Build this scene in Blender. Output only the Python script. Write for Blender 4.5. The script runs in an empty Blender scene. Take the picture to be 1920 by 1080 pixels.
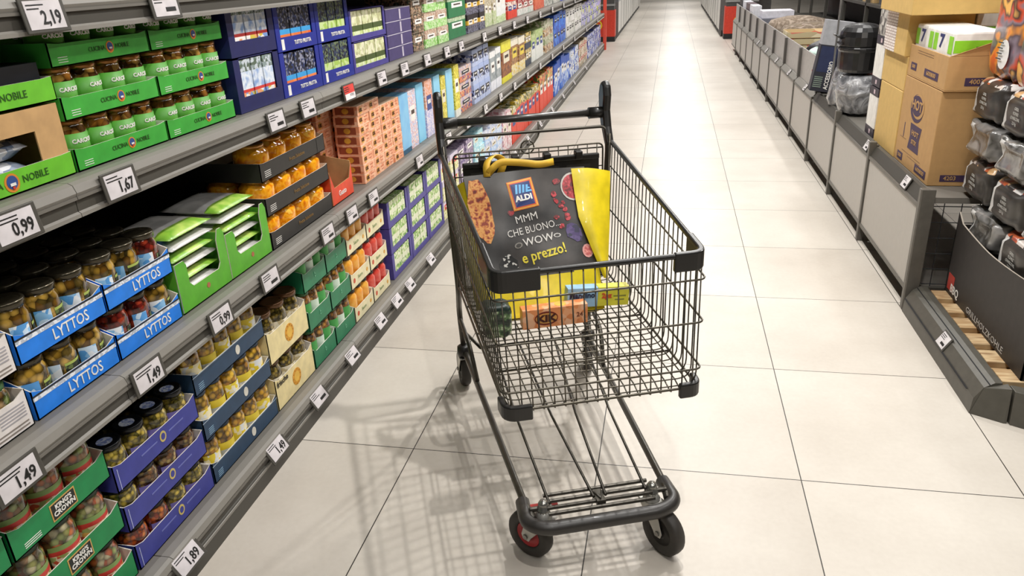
import bpy, math, random
from mathutils import Vector, Matrix
random.seed(7)
S = bpy.context.scene
C = S.collection
PI = math.pi
# ---------------------------------------------------------------- camera
cam_d = bpy.data.cameras.new('camera'); cam = bpy.data.objects.new('camera', cam_d); C.objects.link(cam)
cam_d.sensor_width = 36; cam_d.lens = 1430 / 1920 * 36; cam_d.clip_end = 200; cam_d.clip_start = 0.05
MX = [[0.9808665, 0.03765992, -0.1910043], [0.19054963, -0.38677789, 0.90227141], [-0.03989678, -0.9214036, -0.38655355]]
rm = Matrix(((MX[0][0], -MX[0][1], -MX[0][2]), (MX[1][0], -MX[1][1], -MX[1][2]), (MX[2][0], -MX[2][1], -MX[2][2])))
cam.matrix_world = Matrix.Translation((0, 0, 1.5)) @ rm.to_4x4()
S.camera = cam
# ---------------------------------------------------------------- world, exposure
w = bpy.data.worlds.new('world'); S.world = w; w.use_nodes = True
w.node_tree.nodes['Background'].inputs[0].default_value = (1, .97, .93, 1)
w.node_tree.nodes['Background'].inputs[1].default_value = 0.25
vs = S.view_settings
vs.view_transform = 'Standard'; vs.look = 'None'; vs.gamma = 1; vs.use_curve_mapping = False; vs.exposure = 0.0
def area(name, loc, sx, sy, power, col=(1, .975, .94), rot=(0, 0, 0)):
    l = bpy.data.lights.new(name, 'AREA'); l.shape = 'RECTANGLE'; l.size = sx; l.size_y = sy; l.energy = power; l.color = col
    o = bpy.data.objects.new(name, l); C.objects.link(o); o.location = loc; o.rotation_euler = rot
    return o
# rows of ceiling strip lamps over the aisle, and an added fill row to their right
LH = 3.1
for y in (0.4, 2.4, 4.4, 6.6, 9.2, 12.5):
    area('side_fill_light', (1.75, y, LH), 0.10, 1.2, 20)  # added oblique fill row, brightens the left shelf fronts
for y in (-1.4, 0.5, 2.4, 4.3, 6.3, 8.5, 11, 14, 17.5, 21.5, 26, 31, 37):
    k = 1.0 if y < 12 else 1.35
    area('ceiling_spot_lamp', (0.16, y + .25, LH), 0.05, 0.07, 46 * k * (0.5 if y < 2 else .96) * (.85 if 4 < y < 12 else 1))
    area('ceiling_strip_lamp', (0.55, y + .9, LH), 0.10, 1.0, 19 * k * (0.5 if y < 2 else .96) * (.85 if 4 < y < 12 else 1))

# ---------------------------------------------------------------- materials
def lin(c):
    return tuple((v / 12.92 if v <= .04045 else ((v + .055) / 1.055) ** 2.4) for v in c)
def hx(h):
    return lin(tuple(int(h[i:i + 2], 16) / 255 for i in (0, 2, 4)))
MC = {}
def mat(h, rough=.5, metal=0, coat=0, noise=.06, emit=0):
    key = (h, rough, metal, coat, noise)
    if key in MC: return MC[key]
    m = bpy.data.materials.new('m_' + h); m.use_nodes = True; nt = m.node_tree; b = nt.nodes['Principled BSDF']
    c = hx(h)
    b.inputs['Roughness'].default_value = rough; b.inputs['Metallic'].default_value = metal
    b.inputs['Coat Weight'].default_value = coat
    if noise:
        tc = nt.nodes.new('ShaderNodeTexCoord'); n = nt.nodes.new('ShaderNodeTexNoise'); n.inputs['Scale'].default_value = 30
        r = nt.nodes.new('ShaderNodeValToRGB')
        r.color_ramp.elements[0].position = .3; r.color_ramp.elements[1].position = .7
        r.color_ramp.elements[0].color = tuple(v * (1 - noise * 2) for v in c) + (1,)
        r.color_ramp.elements[1].color = tuple(min(1, v * (1 + noise)) for v in c) + (1,)
        nt.links.new(tc.outputs['Object'], n.inputs['Vector']); nt.links.new(n.outputs['Fac'], r.inputs[0]); nt.links.new(r.outputs[0], b.inputs['Base Color'])
    else:
        b.inputs['Base Color'].default_value = c + (1,)
    MC[key] = m
    return m
def spots(cols, scale=60, rough=.4, coat=0, stretch=(1, 1, 1), smooth=False, bump=0):
    key = ('sp', tuple(cols), scale, rough, coat, stretch, smooth, bump)
    if key in MC: return MC[key]
    m = bpy.data.materials.new('m_print'); m.use_nodes = True; nt = m.node_tree; b = nt.nodes['Principled BSDF']
    b.inputs['Roughness'].default_value = rough; b.inputs['Coat Weight'].default_value = coat
    tc = nt.nodes.new('ShaderNodeTexCoord'); mp = nt.nodes.new('ShaderNodeMapping'); mp.inputs['Scale'].default_value = stretch
    oi = nt.nodes.new('ShaderNodeObjectInfo'); add = nt.nodes.new('ShaderNodeVectorMath'); add.operation = 'ADD'
    sc = nt.nodes.new('ShaderNodeVectorMath'); sc.operation = 'SCALE'; sc.inputs['Scale'].default_value = 9.0
    cx = nt.nodes.new('ShaderNodeCombineXYZ')
    nt.links.new(oi.outputs['Random'], cx.inputs[0]); nt.links.new(oi.outputs['Random'], cx.inputs[1])
    nt.links.new(cx.outputs[0], sc.inputs[0])
    nt.links.new(tc.outputs['Object'], mp.inputs[0]); nt.links.new(mp.outputs[0], add.inputs[0]); nt.links.new(sc.outputs[0], add.inputs[1])
    r = nt.nodes.new('ShaderNodeValToRGB'); r.color_ramp.interpolation = 'LINEAR' if smooth else 'CONSTANT'
    if smooth:
        v = nt.nodes.new('ShaderNodeTexNoise'); v.inputs['Scale'].default_value = scale; src = v.outputs['Fac']; lo, hi = .32, .66
    else:
        v = nt.nodes.new('ShaderNodeTexVoronoi'); v.inputs['Scale'].default_value = scale
        sp = nt.nodes.new('ShaderNodeSeparateXYZ'); nt.links.new(v.outputs['Color'], sp.inputs[0]); src = sp.outputs[0]; lo, hi = 0, 1
    nt.links.new(add.outputs[0], v.inputs['Vector']); nt.links.new(src, r.inputs[0]); nt.links.new(r.outputs[0], b.inputs['Base Color'])
    els = r.color_ramp.elements; n = len(cols)
    for i, cc in enumerate(cols):
        p = lo + (hi - lo) * (i / (n - 1) if smooth else i / n)
        e = els[i] if i < 2 else els.new(p)
        e.position = p; e.color = hx(cc) + (1,)
    if bump:
        bp = nt.nodes.new('ShaderNodeBump'); bp.inputs['Strength'].default_value = bump; bp.inputs['Distance'].default_value = .01
        nt.links.new(v.outputs['Distance'] if not smooth else v.outputs['Fac'], bp.inputs['Height']); nt.links.new(bp.outputs[0], b.inputs['Normal'])
    MC[key] = m
    return m
def floor_mat():
    m = bpy.data.materials.new('floor_tiles'); m.use_nodes = True; nt = m.node_tree; b = nt.nodes['Principled BSDF']; L = nt.links.new
    tc = nt.nodes.new('ShaderNodeTexCoord'); sx = nt.nodes.new('ShaderNodeSeparateXYZ'); L(tc.outputs['Object'], sx.inputs[0])
    def mth(op, a, bb=None):
        n = nt.nodes.new('ShaderNodeMath'); n.operation = op
        for i, v in enumerate((a, bb)):
            if v is None: continue
            if isinstance(v, (int, float)): n.inputs[i].default_value = v
            else: L(v, n.inputs[i])
        return n.outputs[0]
    def grid(src, off, pitch, hw):
        t = mth('FRACT', mth('DIVIDE', mth('ADD', src, off), pitch))
        return mth('LESS_THAN', mth('MINIMUM', t, mth('SUBTRACT', 1.0, t)), hw / pitch)
    gx = grid(sx.outputs[0], 10 * .6285 + .178, .6285, .0017)
    gy = grid(sx.outputs[1], 20 * .7145 - 2.075, .7145, .0017)
    g = mth('MAXIMUM', gx, gy)
    tx = mth('FLOOR', mth('DIVIDE', mth('ADD', sx.outputs[0], 6.463), .6285)); ty = mth('FLOOR', mth('DIVIDE', mth('ADD', sx.outputs[1], 12.215), .7145))
    cb = nt.nodes.new('ShaderNodeCombineXYZ'); L(tx, cb.inputs[0]); L(ty, cb.inputs[1])
    wn = nt.nodes.new('ShaderNodeTexWhiteNoise'); L(cb.outputs[0], wn.inputs['Vector'])
    n = nt.nodes.new('ShaderNodeTexNoise'); n.inputs['Scale'].default_value = 1.6; n.inputs['Detail'].default_value = 7; n.inputs['Roughness'].default_value = .6
    L(tc.outputs['Object'], n.inputs['Vector'])
    n2 = nt.nodes.new('ShaderNodeTexNoise'); n2.inputs['Scale'].default_value = 60; n2.inputs['Detail'].default_value = 3; L(tc.outputs['Object'], n2.inputs['Vector'])
    f = mth('ADD', mth('ADD', mth('MULTIPLY', n.outputs['Fac'], .75), mth('MULTIPLY', wn.outputs['Value'], .12)), mth('MULTIPLY', n2.outputs['Fac'], .16))
    r = nt.nodes.new('ShaderNodeValToRGB'); L(f, r.inputs[0])
    r.color_ramp.elements[0].position = .3; r.color_ramp.elements[0].color = hx('bdb4a8') + (1,)
    r.color_ramp.elements[1].position = .72; r.color_ramp.elements[1].color = hx('d6cfc4') + (1,)
    mx = nt.nodes.new('ShaderNodeMix'); mx.data_type = 'RGBA'; L(g, mx.inputs['Factor']); L(r.outputs[0], mx.inputs['A']); mx.inputs['B'].default_value = hx('38332e') + (1,)
    L(mx.outputs['Result'], b.inputs['Base Color'])
    b.inputs['Roughness'].default_value = .42
    b.inputs['Specular IOR Level'].default_value = .35
    return m
WHITE = mat('efece6', .5); DARK = mat('1b1b1c', .5); RACK = mat('6f6b64', .5, .0, noise=.015); RACKD = mat('47443e', .5, .0, noise=.015); LIP = mat('85817a', .5, .0, noise=.015)
BLK = mat('171614', .35, 0, .2); INK = mat('151515', .5, noise=0); KRAFT = mat('c39b68', .7); CARDW = mat('e4ddd3', .6)

# ---------------------------------------------------------------- mesh helpers
class MB:
    def __init__(s): s.v = []; s.f = []; s.mi = []; s.mats = []
    def m(s, mt):
        if mt not in s.mats: s.mats.append(mt)
        return s.mats.index(mt)
    def add(s, vs_, fs, mt):
        o = len(s.v); s.v += [tuple(v) for v in vs_]; k = s.m(mt)
        for f in fs: s.f.append(tuple(i + o for i in f)); s.mi.append(k)
        return s
    def box(s, x0, x1, y0, y1, z0, z1, mt, mx=None):
        vs_ = [(x, y, z) for z in (z0, z1) for y in (y0, y1) for x in (x0, x1)]
        if mx: vs_ = [mx @ Vector(v) for v in vs_]
        return s.add(vs_, [(0, 2, 3, 1), (4, 5, 7, 6), (0, 1, 5, 4), (2, 6, 7, 3), (0, 4, 6, 2), (1, 3, 7, 5)], mt)
    def prism(s, poly, d, mt, mt_back=None):   # poly: list of 3d points (ccw seen from front), d: extrude vector backwards
        n = len(poly); d = Vector(d); a = [Vector(p) for p in poly]; vs_ = a + [p + d for p in a]
        s.add(vs_, [tuple(range(n))], mt)
        o = len(s.v) - 2 * n
        kb = s.m(mt_back or mt); ks = s.m(mt_back or mt)
        s.f.append(tuple(o + n + i for i in reversed(range(n)))); s.mi.append(kb)
        for i in range(n):
            j = (i + 1) % n; s.f.append((o + j, o + i, o + n + i, o + n + j)); s.mi.append(ks)
        return s
    def tube(s, pts, r, mt, n=7, closed=False, caps=True):
        P = [Vector(p) for p in pts]; N = len(P)
        T = []
        for i in range(N):
            a = P[i - 1] if (i > 0 or closed) else P[i]; b = P[(i + 1) % N] if (i < N - 1 or closed) else P[i]
            t = (b - a); t = t.normalized() if t.length > 1e-9 else Vector((0, 0, 1)); T.append(t)
        up = Vector((0, 0, 1)) if abs(T[0].z) < .9 else Vector((1, 0, 0))
        u = T[0].cross(up).normalized(); o = len(s.v); k = s.m(mt)
        for i in range(N):
            u = (u - T[i] * u.dot(T[i])).normalized(); w_ = T[i].cross(u)
            rr = r[i] if isinstance(r, (list, tuple)) else r
            for j in range(n):
                a = 2 * PI * j / n; s.v.append(tuple(P[i] + (u * math.cos(a) + w_ * math.sin(a)) * rr))
        for i in range(N if closed else N - 1):
            i2 = (i + 1) % N
            for j in range(n):
                j2 = (j + 1) % n
                s.f.append((o + i * n + j, o + i * n + j2, o + i2 * n + j2, o + i2 * n + j)); s.mi.append(k)
        if caps and not closed:
            s.f.append(tuple(o + j for j in reversed(range(n)))); s.mi.append(k)
            s.f.append(tuple(o + (N - 1) * n + j for j in range(n))); s.mi.append(k)
        return s
    def lathe(s, prof, mt, n=18, c=(0, 0, 0), axis=None, a0=0, a1=2 * PI):
        full = abs(a1 - a0 - 2 * PI) < 1e-6; cols = n if full else n + 1
        vs_ = []
        q = Vector((0, 0, 1)).rotation_difference(Vector(axis)) if axis else None
        for (r, z) in prof:
            for j in range(cols):
                a = a0 + (a1 - a0) * j / n; v = Vector((r * math.cos(a), r * math.sin(a), z))
                if q: v = q @ v
                vs_.append(tuple(v + Vector(c)))
        fs = []
        for i in range(len(prof) - 1):
            for j in range(n):
                j2 = (j + 1) % cols
                fs.append((i * cols + j, i * cols + j2, (i + 1) * cols + j2, (i + 1) * cols + j))
        if full and prof[0][0] > 1e-6: fs.append(tuple(reversed(range(cols))))
        if full and prof[-1][0] > 1e-6: fs.append(tuple((len(prof) - 1) * cols + j for j in range(cols)))
        return s.add(vs_, fs, mt)
    def mesh(s, name='mesh', smooth=False):
        me = bpy.data.meshes.new(name); me.from_pydata(s.v, [], s.f)
        for m_ in s.mats: me.materials.append(m_)
        me.polygons.foreach_set('material_index', s.mi)
        if smooth: me.polygons.foreach_set('use_smooth', [len(f) <= 4 for f in s.f])
        me.update(); return me
def obj(name, data, parent=None, loc=(0, 0, 0), rot=None, label=None, smooth=False, bevel=0):
    if isinstance(data, MB): data = data.mesh(name, smooth)
    o = bpy.data.objects.new(name, data); C.objects.link(o); o.location = loc
    if rot: o.rotation_euler = rot
    if parent: o.parent = parent
    if label: o['label'] = label
    if bevel:
        b = o.modifiers.new('bevel', 'BEVEL'); b.width = bevel; b.segments = 2; b.limit_method = 'ANGLE'
    return o
def tag(o, label, cat, group=None, kind=None):
    o['label'] = label; o['category'] = cat
    if group: o['group'] = group
    if kind: o['kind'] = kind
    return o
def empty(name, loc=(0, 0, 0), rz=0):
    o = bpy.data.objects.new(name, None); C.objects.link(o); o.location = loc; o.rotation_euler = (0, 0, rz); o.empty_display_size = .05
    return o
def dup(o, loc=None, rz=None, parent=None):
    c = o.copy(); C.objects.link(c)
    if parent: c.parent = parent
    if loc is not None: c.location = loc
    if rz is not None: c.rotation_euler = (0, 0, rz)
    for ch in list(KIDS.get(o.name, [])):
        d = dup(ch, parent=c); KIDS.setdefault(c.name, []).append(d)
    return c
KIDS = {}
def kid(parent, o): KIDS.setdefault(parent.name, []).append(o); return o
FR = {'L': Matrix(((0, 0, 1), (1, 0, 0), (0, 1, 0))), 'R': Matrix(((0, 0, -1), (-1, 0, 0), (0, 1, 0))), 'F': Matrix(((1, 0, 0), (0, 0, -1), (0, 1, 0)))}
TC_ = {}
def tmesh(s, size, mt, bold=0, bend=0, sx=1):
    key = (s, size, mt.name, bold, bend, sx)
    if key in TC_: return TC_[key]
    cu = bpy.data.curves.new('t', 'FONT'); cu.body = s; cu.size = size; cu.align_x = 'CENTER'; cu.align_y = 'CENTER'; cu.offset = bold; cu.extrude = .0004; cu.resolution_u = 2
    o = bpy.data.objects.new('t', cu); C.objects.link(o)
    dg = bpy.context.evaluated_depsgraph_get(); me = bpy.data.meshes.new_from_object(o.evaluated_get(dg))
    bpy.data.objects.remove(o); bpy.data.curves.remove(cu)
    me.materials.clear(); me.materials.append(mt)
    for v in me.vertices: v.co.x *= sx
    if bend:
        for v in me.vertices:
            a = v.co.x / bend; r = bend + v.co.z; y = v.co.y
            v.co = (math.sin(a) * r, y, math.cos(a) * r - bend)
    TC_[key] = me; return me
def text(parent, s, size, loc, face, mt, bold=0, bend=0, sx=1, rot=0, name='lettering'):
    o = obj(name, tmesh(s, size, mt, bold, bend, sx), parent)
    m_ = (FR[face].to_4x4() if isinstance(face, str) else face) @ Matrix.Rotation(rot, 4, 'Z')
    o.matrix_local = Matrix.Translation(loc) @ m_
    return kid(parent, o)
def disc_(parent, r, loc, face, mt, name='emblem', sy=1, n=16, th=.0008):
    b = MB(); b.prism([(r * math.cos(2 * PI * i / n), r * sy * math.sin(2 * PI * i / n), 0) for i in range(n)], (0, 0, -th), mt)
    o = obj(name, b, parent); o.matrix_local = Matrix.Translation(loc) @ (FR[face].to_4x4() if isinstance(face, str) else face); return kid(parent, o)
def rect_(parent, w_, h_, loc, face, mt, name='emblem', rot=0, th=.0008):
    b = MB(); b.prism([(-w_ / 2, -h_ / 2, 0), (w_ / 2, -h_ / 2, 0), (w_ / 2, h_ / 2, 0), (-w_ / 2, h_ / 2, 0)], (0, 0, -th), mt)
    o = obj(name, b, parent); o.matrix_local = Matrix.Translation(loc) @ (FR[face].to_4x4() if isinstance(face, str) else face) @ Matrix.Rotation(rot, 4, 'Z'); return kid(parent, o)
def rounded(pts, r, seg=5, closed=False):
    P = [Vector(p) for p in pts]; out = []; N = len(P)
    for i in range(N):
        if not closed and i in (0, N - 1): out.append(P[i]); continue
        a = P[i - 1]; b = P[i]; c = P[(i + 1) % N]
        da = (a - b); dc = (c - b); rr = min(r, da.length * .49, dc.length * .49)
        p0 = b + da.normalized() * rr; p1 = b + dc.normalized() * rr
        for k in range(seg + 1):
            t = k / seg; out.append(p0 * (1 - t) ** 2 + b * 2 * t * (1 - t) + p1 * t * t)
    return out
ORD = ['leftmost', 'second from left', 'third from left', 'fourth from left', 'fifth from left', 'sixth from left', 'seventh from left']
def ordn(i, n):
    if n == 1: return ''
    if i == n - 1: return 'rightmost'
    return ORD[i]
LAY = {1: [''], 2: ['lower', 'upper'], 3: ['bottom', 'middle', 'top'], 4: ['bottom', 'second from bottom', 'third from bottom', 'top']}

# ---------------------------------------------------------------- the building
def structure(name, b):
    o = obj(name, b); o['kind'] = 'structure'; return o
fm = floor_mat()
structure('floor', MB().box(-5, 6, -4, 47, -.1, 0, fm))
structure('ceiling', MB().box(-5, 6, -4, 47, 3.6, 3.7, mat('3c3b3a', .8)))
structure('wall_left', MB().box(-5.1, -5, -4, 47, 0, 3.6, mat('4a4845', .8)))
structure('wall_right', MB().box(6, 6.1, -4, 47, 0, 3.6, mat('4a4845', .8)))
structure('wall_back', MB().box(-5, 6, 47, 47.1, 0, 3.6, mat('dcdad5', .8)))
structure('wall_front', MB().box(-5, 6, -4.1, -4, 0, 3.6, mat('6a6864', .8)))

# ---------------------------------------------------------------- left shelving
XF = -1.27                     # front face of the goods
SZ = {1: .125, 2: .663, 3: 1.122, 4: 1.49}
def bay_parts(root, w_):
    b = MB()   # plinth with toe board
    b.prism([(.0, 0, 0), (.0, 0, .065), (-.012, 0, .07), (-.55, 0, .07), (-.55, 0, 0)], (0, w_ - .002, 0), RACKD)
    kid(root, obj('plinth', b, root))
    kid(root, obj('back_panel', MB().box(-.56, -.55, 0, w_ - .001, 0, 1.95, mat('2c2b2a', .6)), root))
    for y in (0.0, w_ - .031):
        kid(root, obj('upright', MB().box(-.548, -.515, y, y + .03, .07, 1.95, RACKD), root))
    for lv, z in SZ.items():
        s_ = obj('shelf', MB().box(-.55, -.035, 0.0, w_ - .002, z - .028, z - .001, RACK), root, bevel=.002); kid(root, s_)
        r = MB()
        yy = w_ - .002
        # rounded front lip
        r.prism([(-.035, 0, z - .001), (-.035, 0, z - .03), (.0, 0, z - .03), (.004, 0, z - .022), (-.002, 0, z - .006), (-.012, 0, z - .001)], (0, yy, 0), LIP)
        # price rail, tilted back at the foot
        r.prism([(-.004, 0, z - .03), (-.016, 0, z - .030), (-.02, 0, z - .066), (-.004, 0, z - .070)], (0, yy, 0), RACKD)
        r.prism([(.003, 0, z - .030), (-.004, 0, z - .030), (-.004, 0, z - .035), (.003, 0, z - .036)], (0, yy, 0), RACK)
        r.prism([(.002, 0, z - .066), (-.004, 0, z - .062), (-.004, 0, z - .073), (.002, 0, z - .074)], (0, yy, 0), LIP)
        s2 = obj('price_rail', r, s_); kid(s_, s2)
BW = 1.25
bay0 = None
BN = ['nearest bay with the green vegetable trays', 'bay holding the blue olive trays and pickle jars', 'bay of peach jars, juice cartons and coral boxes', 'bay standing behind the cart handle, pale blue cartons',
      'bay with the blue-white grid cartons', 'bay with the yellow cartons on its middle shelf', 'bay with the tall red cartons at its foot', 'bay with blue cartons at its foot', 'eighth bay, dark bottles on its middle shelf',
      'bay four before the red end post', 'bay third before the red end post', 'bay next to last before the red post', 'last bay, ending at the red post']
for i in range(-0, 12):
    y = .1 + BW * i
    if bay0 is None:
        bay0 = empty('shelf_bay', (-1.215, y, 0)); bay_parts(bay0, BW); b = bay0
    else: b = dup(bay0, (-1.215, y, 0))
    tag(b, 'grey metal shelf ' + BN[i if i < 12 else 12], 'shelf', 'grey shelf bays along the left of the aisle')
post = obj('end_post', MB().box(-.03, .03, 0, .06, 0, 2.0, mat('e0503c', .4)), None, (-1.21, 15.11, 0), bevel=.004)
tag(post, 'tall orange-red post closing the far end of the left shelving', 'post')

# price tags
def price_tag(x, y, z, txt, label, face='L', red=False, tilt=.25, s=1.0, card='ddd8d8'):
    e = empty('price_tag', (x, y, z))
    r = MB().box(-.004, .0, -.058 * s, .058 * s, -.033, .033, RACKD)
    obj('holder', r, e, bevel=.002)
    c_ = mat('d8433c' if red else card, .5)
    obj('price_card', MB().box(0, .0012, -.049 * s, .046 * s, -.026, .027, c_), e)
    if red: obj('price_card', MB().box(.0012, .0018, -.049 * s, .046 * s, -.026, -.004, mat('efeaea', .5)), e)
    m_ = FR['L'].to_4x4()
    if txt:
        o = obj('lettering', tmesh(txt, .036, INK, .0006, sx=.85), e); o.matrix_local = Matrix.Translation((.002, .012, -.006)) @ m_
    b = MB()
    random.seed(int(abs(y * 977)))
    for k in range(2 if txt else 3):
        zz = .019 - k * .007; L_ = random.uniform(.03, .06)
        b.box(.0012, .0018, -.044 * s, (-.044 + L_) * s, zz - .0012, zz + .0012, INK)
    if not txt: b.box(.0012, .0018, -.005, .035 * s, -.016, -.006, INK)
    obj('small_print', b, e)
    e.rotation_euler = (0, (-.55 if z < .2 else -.12) if face == 'L' else tilt, 0 if face == 'L' else PI)
    return tag(e, label, 'price tag', 'price tags on the shelf rails')
TX = -1.203
# (shelf, y, price, where)
TAGS = [(1, 1.386, '1,89', 'showing 1,89 under the purple pickle trays'), (1, 1.893, '1,49', 'under the bottom navy tray of yellow jars'), (1, 2.218, '', 'on the plinth rail under the cream trays'),
 (1, 2.539, '', 'on the plinth rail under the dark green trays'), (1, 2.866, '', 'on the plinth rail under the orange juice trays'), (1, 3.088, '', 'on the plinth rail under the red juice trays'),
 (1, 3.285, '', 'on the plinth rail at the purple boxes, near end'), (1, 3.637, '', 'on the plinth rail at the purple boxes, beside the cart'),
 (2, 1.008, '1,49', 'showing 1,49 cut by the left picture edge'), (2, 1.414, '1,49', 'showing 1,49 under the bright blue olive trays'), (2, 1.741, '0,99', 'under the near lime display box'), (2, 2.031, '', 'under the far lime display box'),
 (2, 2.475, '', 'under the black trays of peach jars'), (2, 2.709, '', 'under the red-orange box, near side'), (2, 2.946, '', 'between red-orange box and coral stack'), (2, 3.598, '', 'under the pale blue cartons'),
 (3, 1.173, '0,99', 'showing 0,99 at the left picture edge'), (3, 1.477, '1,67', 'showing 1,67 under the green artichoke trays'), (3, 2.228, '', 'under the near navy milk carton case'), (3, 2.459, '', 'under the royal blue cases, near side'),
 (3, 3.191, '', 'under the violet-blue case with green packs'), (3, 3.498, '', 'under the flat purple boxes'), (3, 3.862, '', 'under the brown mosaic cartons'), (3, 4.235, '', 'under the pale green cartons'), (3, 4.549, '', 'under the dark green cartons'),
 (4, 1.382, '2,19', 'showing 2,19 at the top left picture edge'), (4, 1.774, '', 'on the topmost rail above the artichoke jars')]
for lv, y, p, wh in TAGS:
    price_tag(TX, y, {1: .092, 2: .629, 3: 1.087, 4: 1.452}[lv], p, 'white price tag ' + wh, card='d6d0d2')
price_tag(TX, 2.823, 1.085, '', 'red price tag on the top rail above the red-orange box', red=True)
FT = {1: ['fourth grey', 'x'], 2: [], 3: []}
yy = 4.95; k = 0
FARN = ['near the blue-white grid cartons', 'by the yellow cartons', 'by the white and brown cartons', 'by the dark bottles', 'by the pale green packs', 'by the brown and cream boxes', 'by the tall blue packs', 'by the white packs', 'near the lilac packs', 'at the far end by the post']
ys = [4.95, 5.45, 6.0, 6.6, 7.3, 8.1, 9.0, 10.1, 11.6, 13.4]
for j, y in enumerate(ys):
    for lv in (1, 2, 3):
        price_tag(TX, y + .07 * lv, {1: .092, 2: .629, 3: 1.087}[lv], '', 'small white price tag on the %s rail %s' % ({1: 'lowest', 2: 'middle', 3: 'top'}[lv], FARN[j]))
for y, lv, wh in ((4.15, 2, 'behind the left cart bracket'), (4.6, 2, 'just past the left cart bracket'), (4.1, 1, 'seen through the cart, left'), (4.55, 1, 'seen through the cart handle')):
    price_tag(TX, y, {1: .092, 2: .629}[lv], '', 'small white price tag on the %s rail %s' % ({1: 'lowest', 2: 'middle'}[lv], wh))

# ---------------------------------------------------------------- trays and jars
def tray(y0, y1, z0, hf, hs, depth, col, where, cat='tray', inner=None, curve=True, x=XF, name='cardboard_tray', group=None, stripe=None):
    """open display tray: low front, sides rising to the back"""
    w_ = y1 - y0 - .004; t = .0025; inner = inner or CARDW; b = MB()
    o = empty(name, (x, y0 + .002, z0)) if False else None
    b.box(-depth, 0, 0, w_, 0, t, col)
    # front panel with raised corners
    c = min(.03, w_ * .12); up = min(.012, (hs - hf))
    fp = [(0, 0, 0), (0, w_, 0), (0, w_, hf + up), (0, w_ - c, hf), (0, c, hf), (0, 0, hf + up)]
    b.prism(fp, (-t, 0, 0), col, inner)
    b.prism([(-depth, 0, 0), (-depth, 0, hs), (-depth, w_, hs), (-depth, w_, 0)], (t, 0, 0), col, inner)
    sd = [(0, 0, t), (0, 0, hf + up), (-depth * .35, 0, hs), (-depth, 0, hs), (-depth, 0, t)]
    b.prism([Vector(p) for p in reversed(sd)], (0, t, 0), col, inner)
    b.prism([Vector(p) + Vector((0, w_, 0)) for p in sd], (0, -t, 0), col, inner)
    if stripe: b.box(0, .0006, 0, w_, hf * .72, hf * 1.0, stripe)
    m_ = obj(name, b, None, (x, y0 + .002, z0))
    tag(m_, where, cat, group)
    return m_
def glassy(cols, scale=70, smooth=False):
    """food pieces in brine seen through glass: rounded cells with shading painted in between them"""
    m = spots(cols, scale * 1.15, .1, .7, smooth=smooth)
    nt = m.node_tree
    if smooth or m.get('dark'): return m
    m['dark'] = 1
    v = [n for n in nt.nodes if n.type == 'TEX_VORONOI'][0]; b = nt.nodes['Principled BSDF']; r = [n for n in nt.nodes if n.type == 'VALTORGB'][0]
    mr = nt.nodes.new('ShaderNodeMapRange'); mr.inputs[1].default_value = .25; mr.inputs[2].default_value = .75; mr.inputs[3].default_value = 1.0; mr.inputs[4].default_value = .16  # falloff paints shade into the contents colour towards the cell edges
    nt.links.new(v.outputs['Distance'], mr.inputs[0])
    mx = nt.nodes.new('ShaderNodeMix'); mx.data_type = 'RGBA'; mx.blend_type = 'MULTIPLY'; mx.inputs['Factor'].default_value = 1
    nt.links.new(r.outputs[0], mx.inputs['A']); nt.links.new(mr.outputs[0], mx.inputs['B']); nt.links.new(mx.outputs['Result'], b.inputs['Base Color'])
    return m
def make_jar(name, r, h, content, lidm, labm, lab=(.18, .62), lid_h=.016, neck=.82, fullband=False, letter=None, lid_r=.9, bands=None, sticker=None):
    s = h - lid_h; b = MB()
    b.lathe([(r * .9, 0), (r, .006), (r, s * .78), (r * .97, s * .86), (r * neck, s * .95), (r * neck, s)], content, 18)
    o = obj(name, b.mesh(name, True))
    l = MB(); lr = r * lid_r
    l.lathe([(lr, 0), (lr, lid_h * .8), (lr * .95, lid_h), (lr * .8, lid_h), (lr * .76, lid_h * .88)], lidm, 18, (0, 0, s))
    kid(o, obj('lid', l.mesh('lid', True), o))
    if sticker:
        sk = MB().lathe([(lr * .5, 0), (lr * .5, .0007)], sticker, 14, (0, 0, h - .0022 + .0003)); kid(o, obj('lid_sticker', sk, o))
    if labm:
        lb = MB(); a = 1.25; z0, z1 = s * lab[0], s * lab[1]
        if bands:
            for bb in bands:
                f0, f1, mm = bb[:3]; aa, ab = (bb[3], bb[4]) if len(bb) > 3 else (-a, a)
                lb.lathe([(r + .0006, z0 + (z1 - z0) * f0), (r + .0006, z0 + (z1 - z0) * f1)], mm, 14, a0=aa, a1=ab)
        else: lb.lathe([(r + .0006, z0), (r + .0006, z1)], labm, 18 if fullband else 14, a0=-PI if fullband else -a, a1=PI if fullband else a)
        kid(o, obj('label', lb.mesh('label', True), o))
    if letter:
        s_, size, zf, mt = letter
        q = obj('lettering', tmesh(s_, size, mt, 0.0004, bend=r + .001), o); q.matrix_local = Matrix.Translation((r + .001, 0, s * zf)) @ FR['L'].to_4x4(); kid(o, q)
    return o
PROTO_USED = {}
def put(proto, loc, label, cat, group, rz=0, sc=None):
    if proto.name not in PROTO_USED:
        PROTO_USED[proto.name] = 1; o = proto; o.location = loc; o.rotation_euler = (0, 0, rz)
    else: o = dup(proto, loc, rz)
    o['label'] = label; o['category'] = cat
    if group: o['group'] = group
    return o
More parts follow.
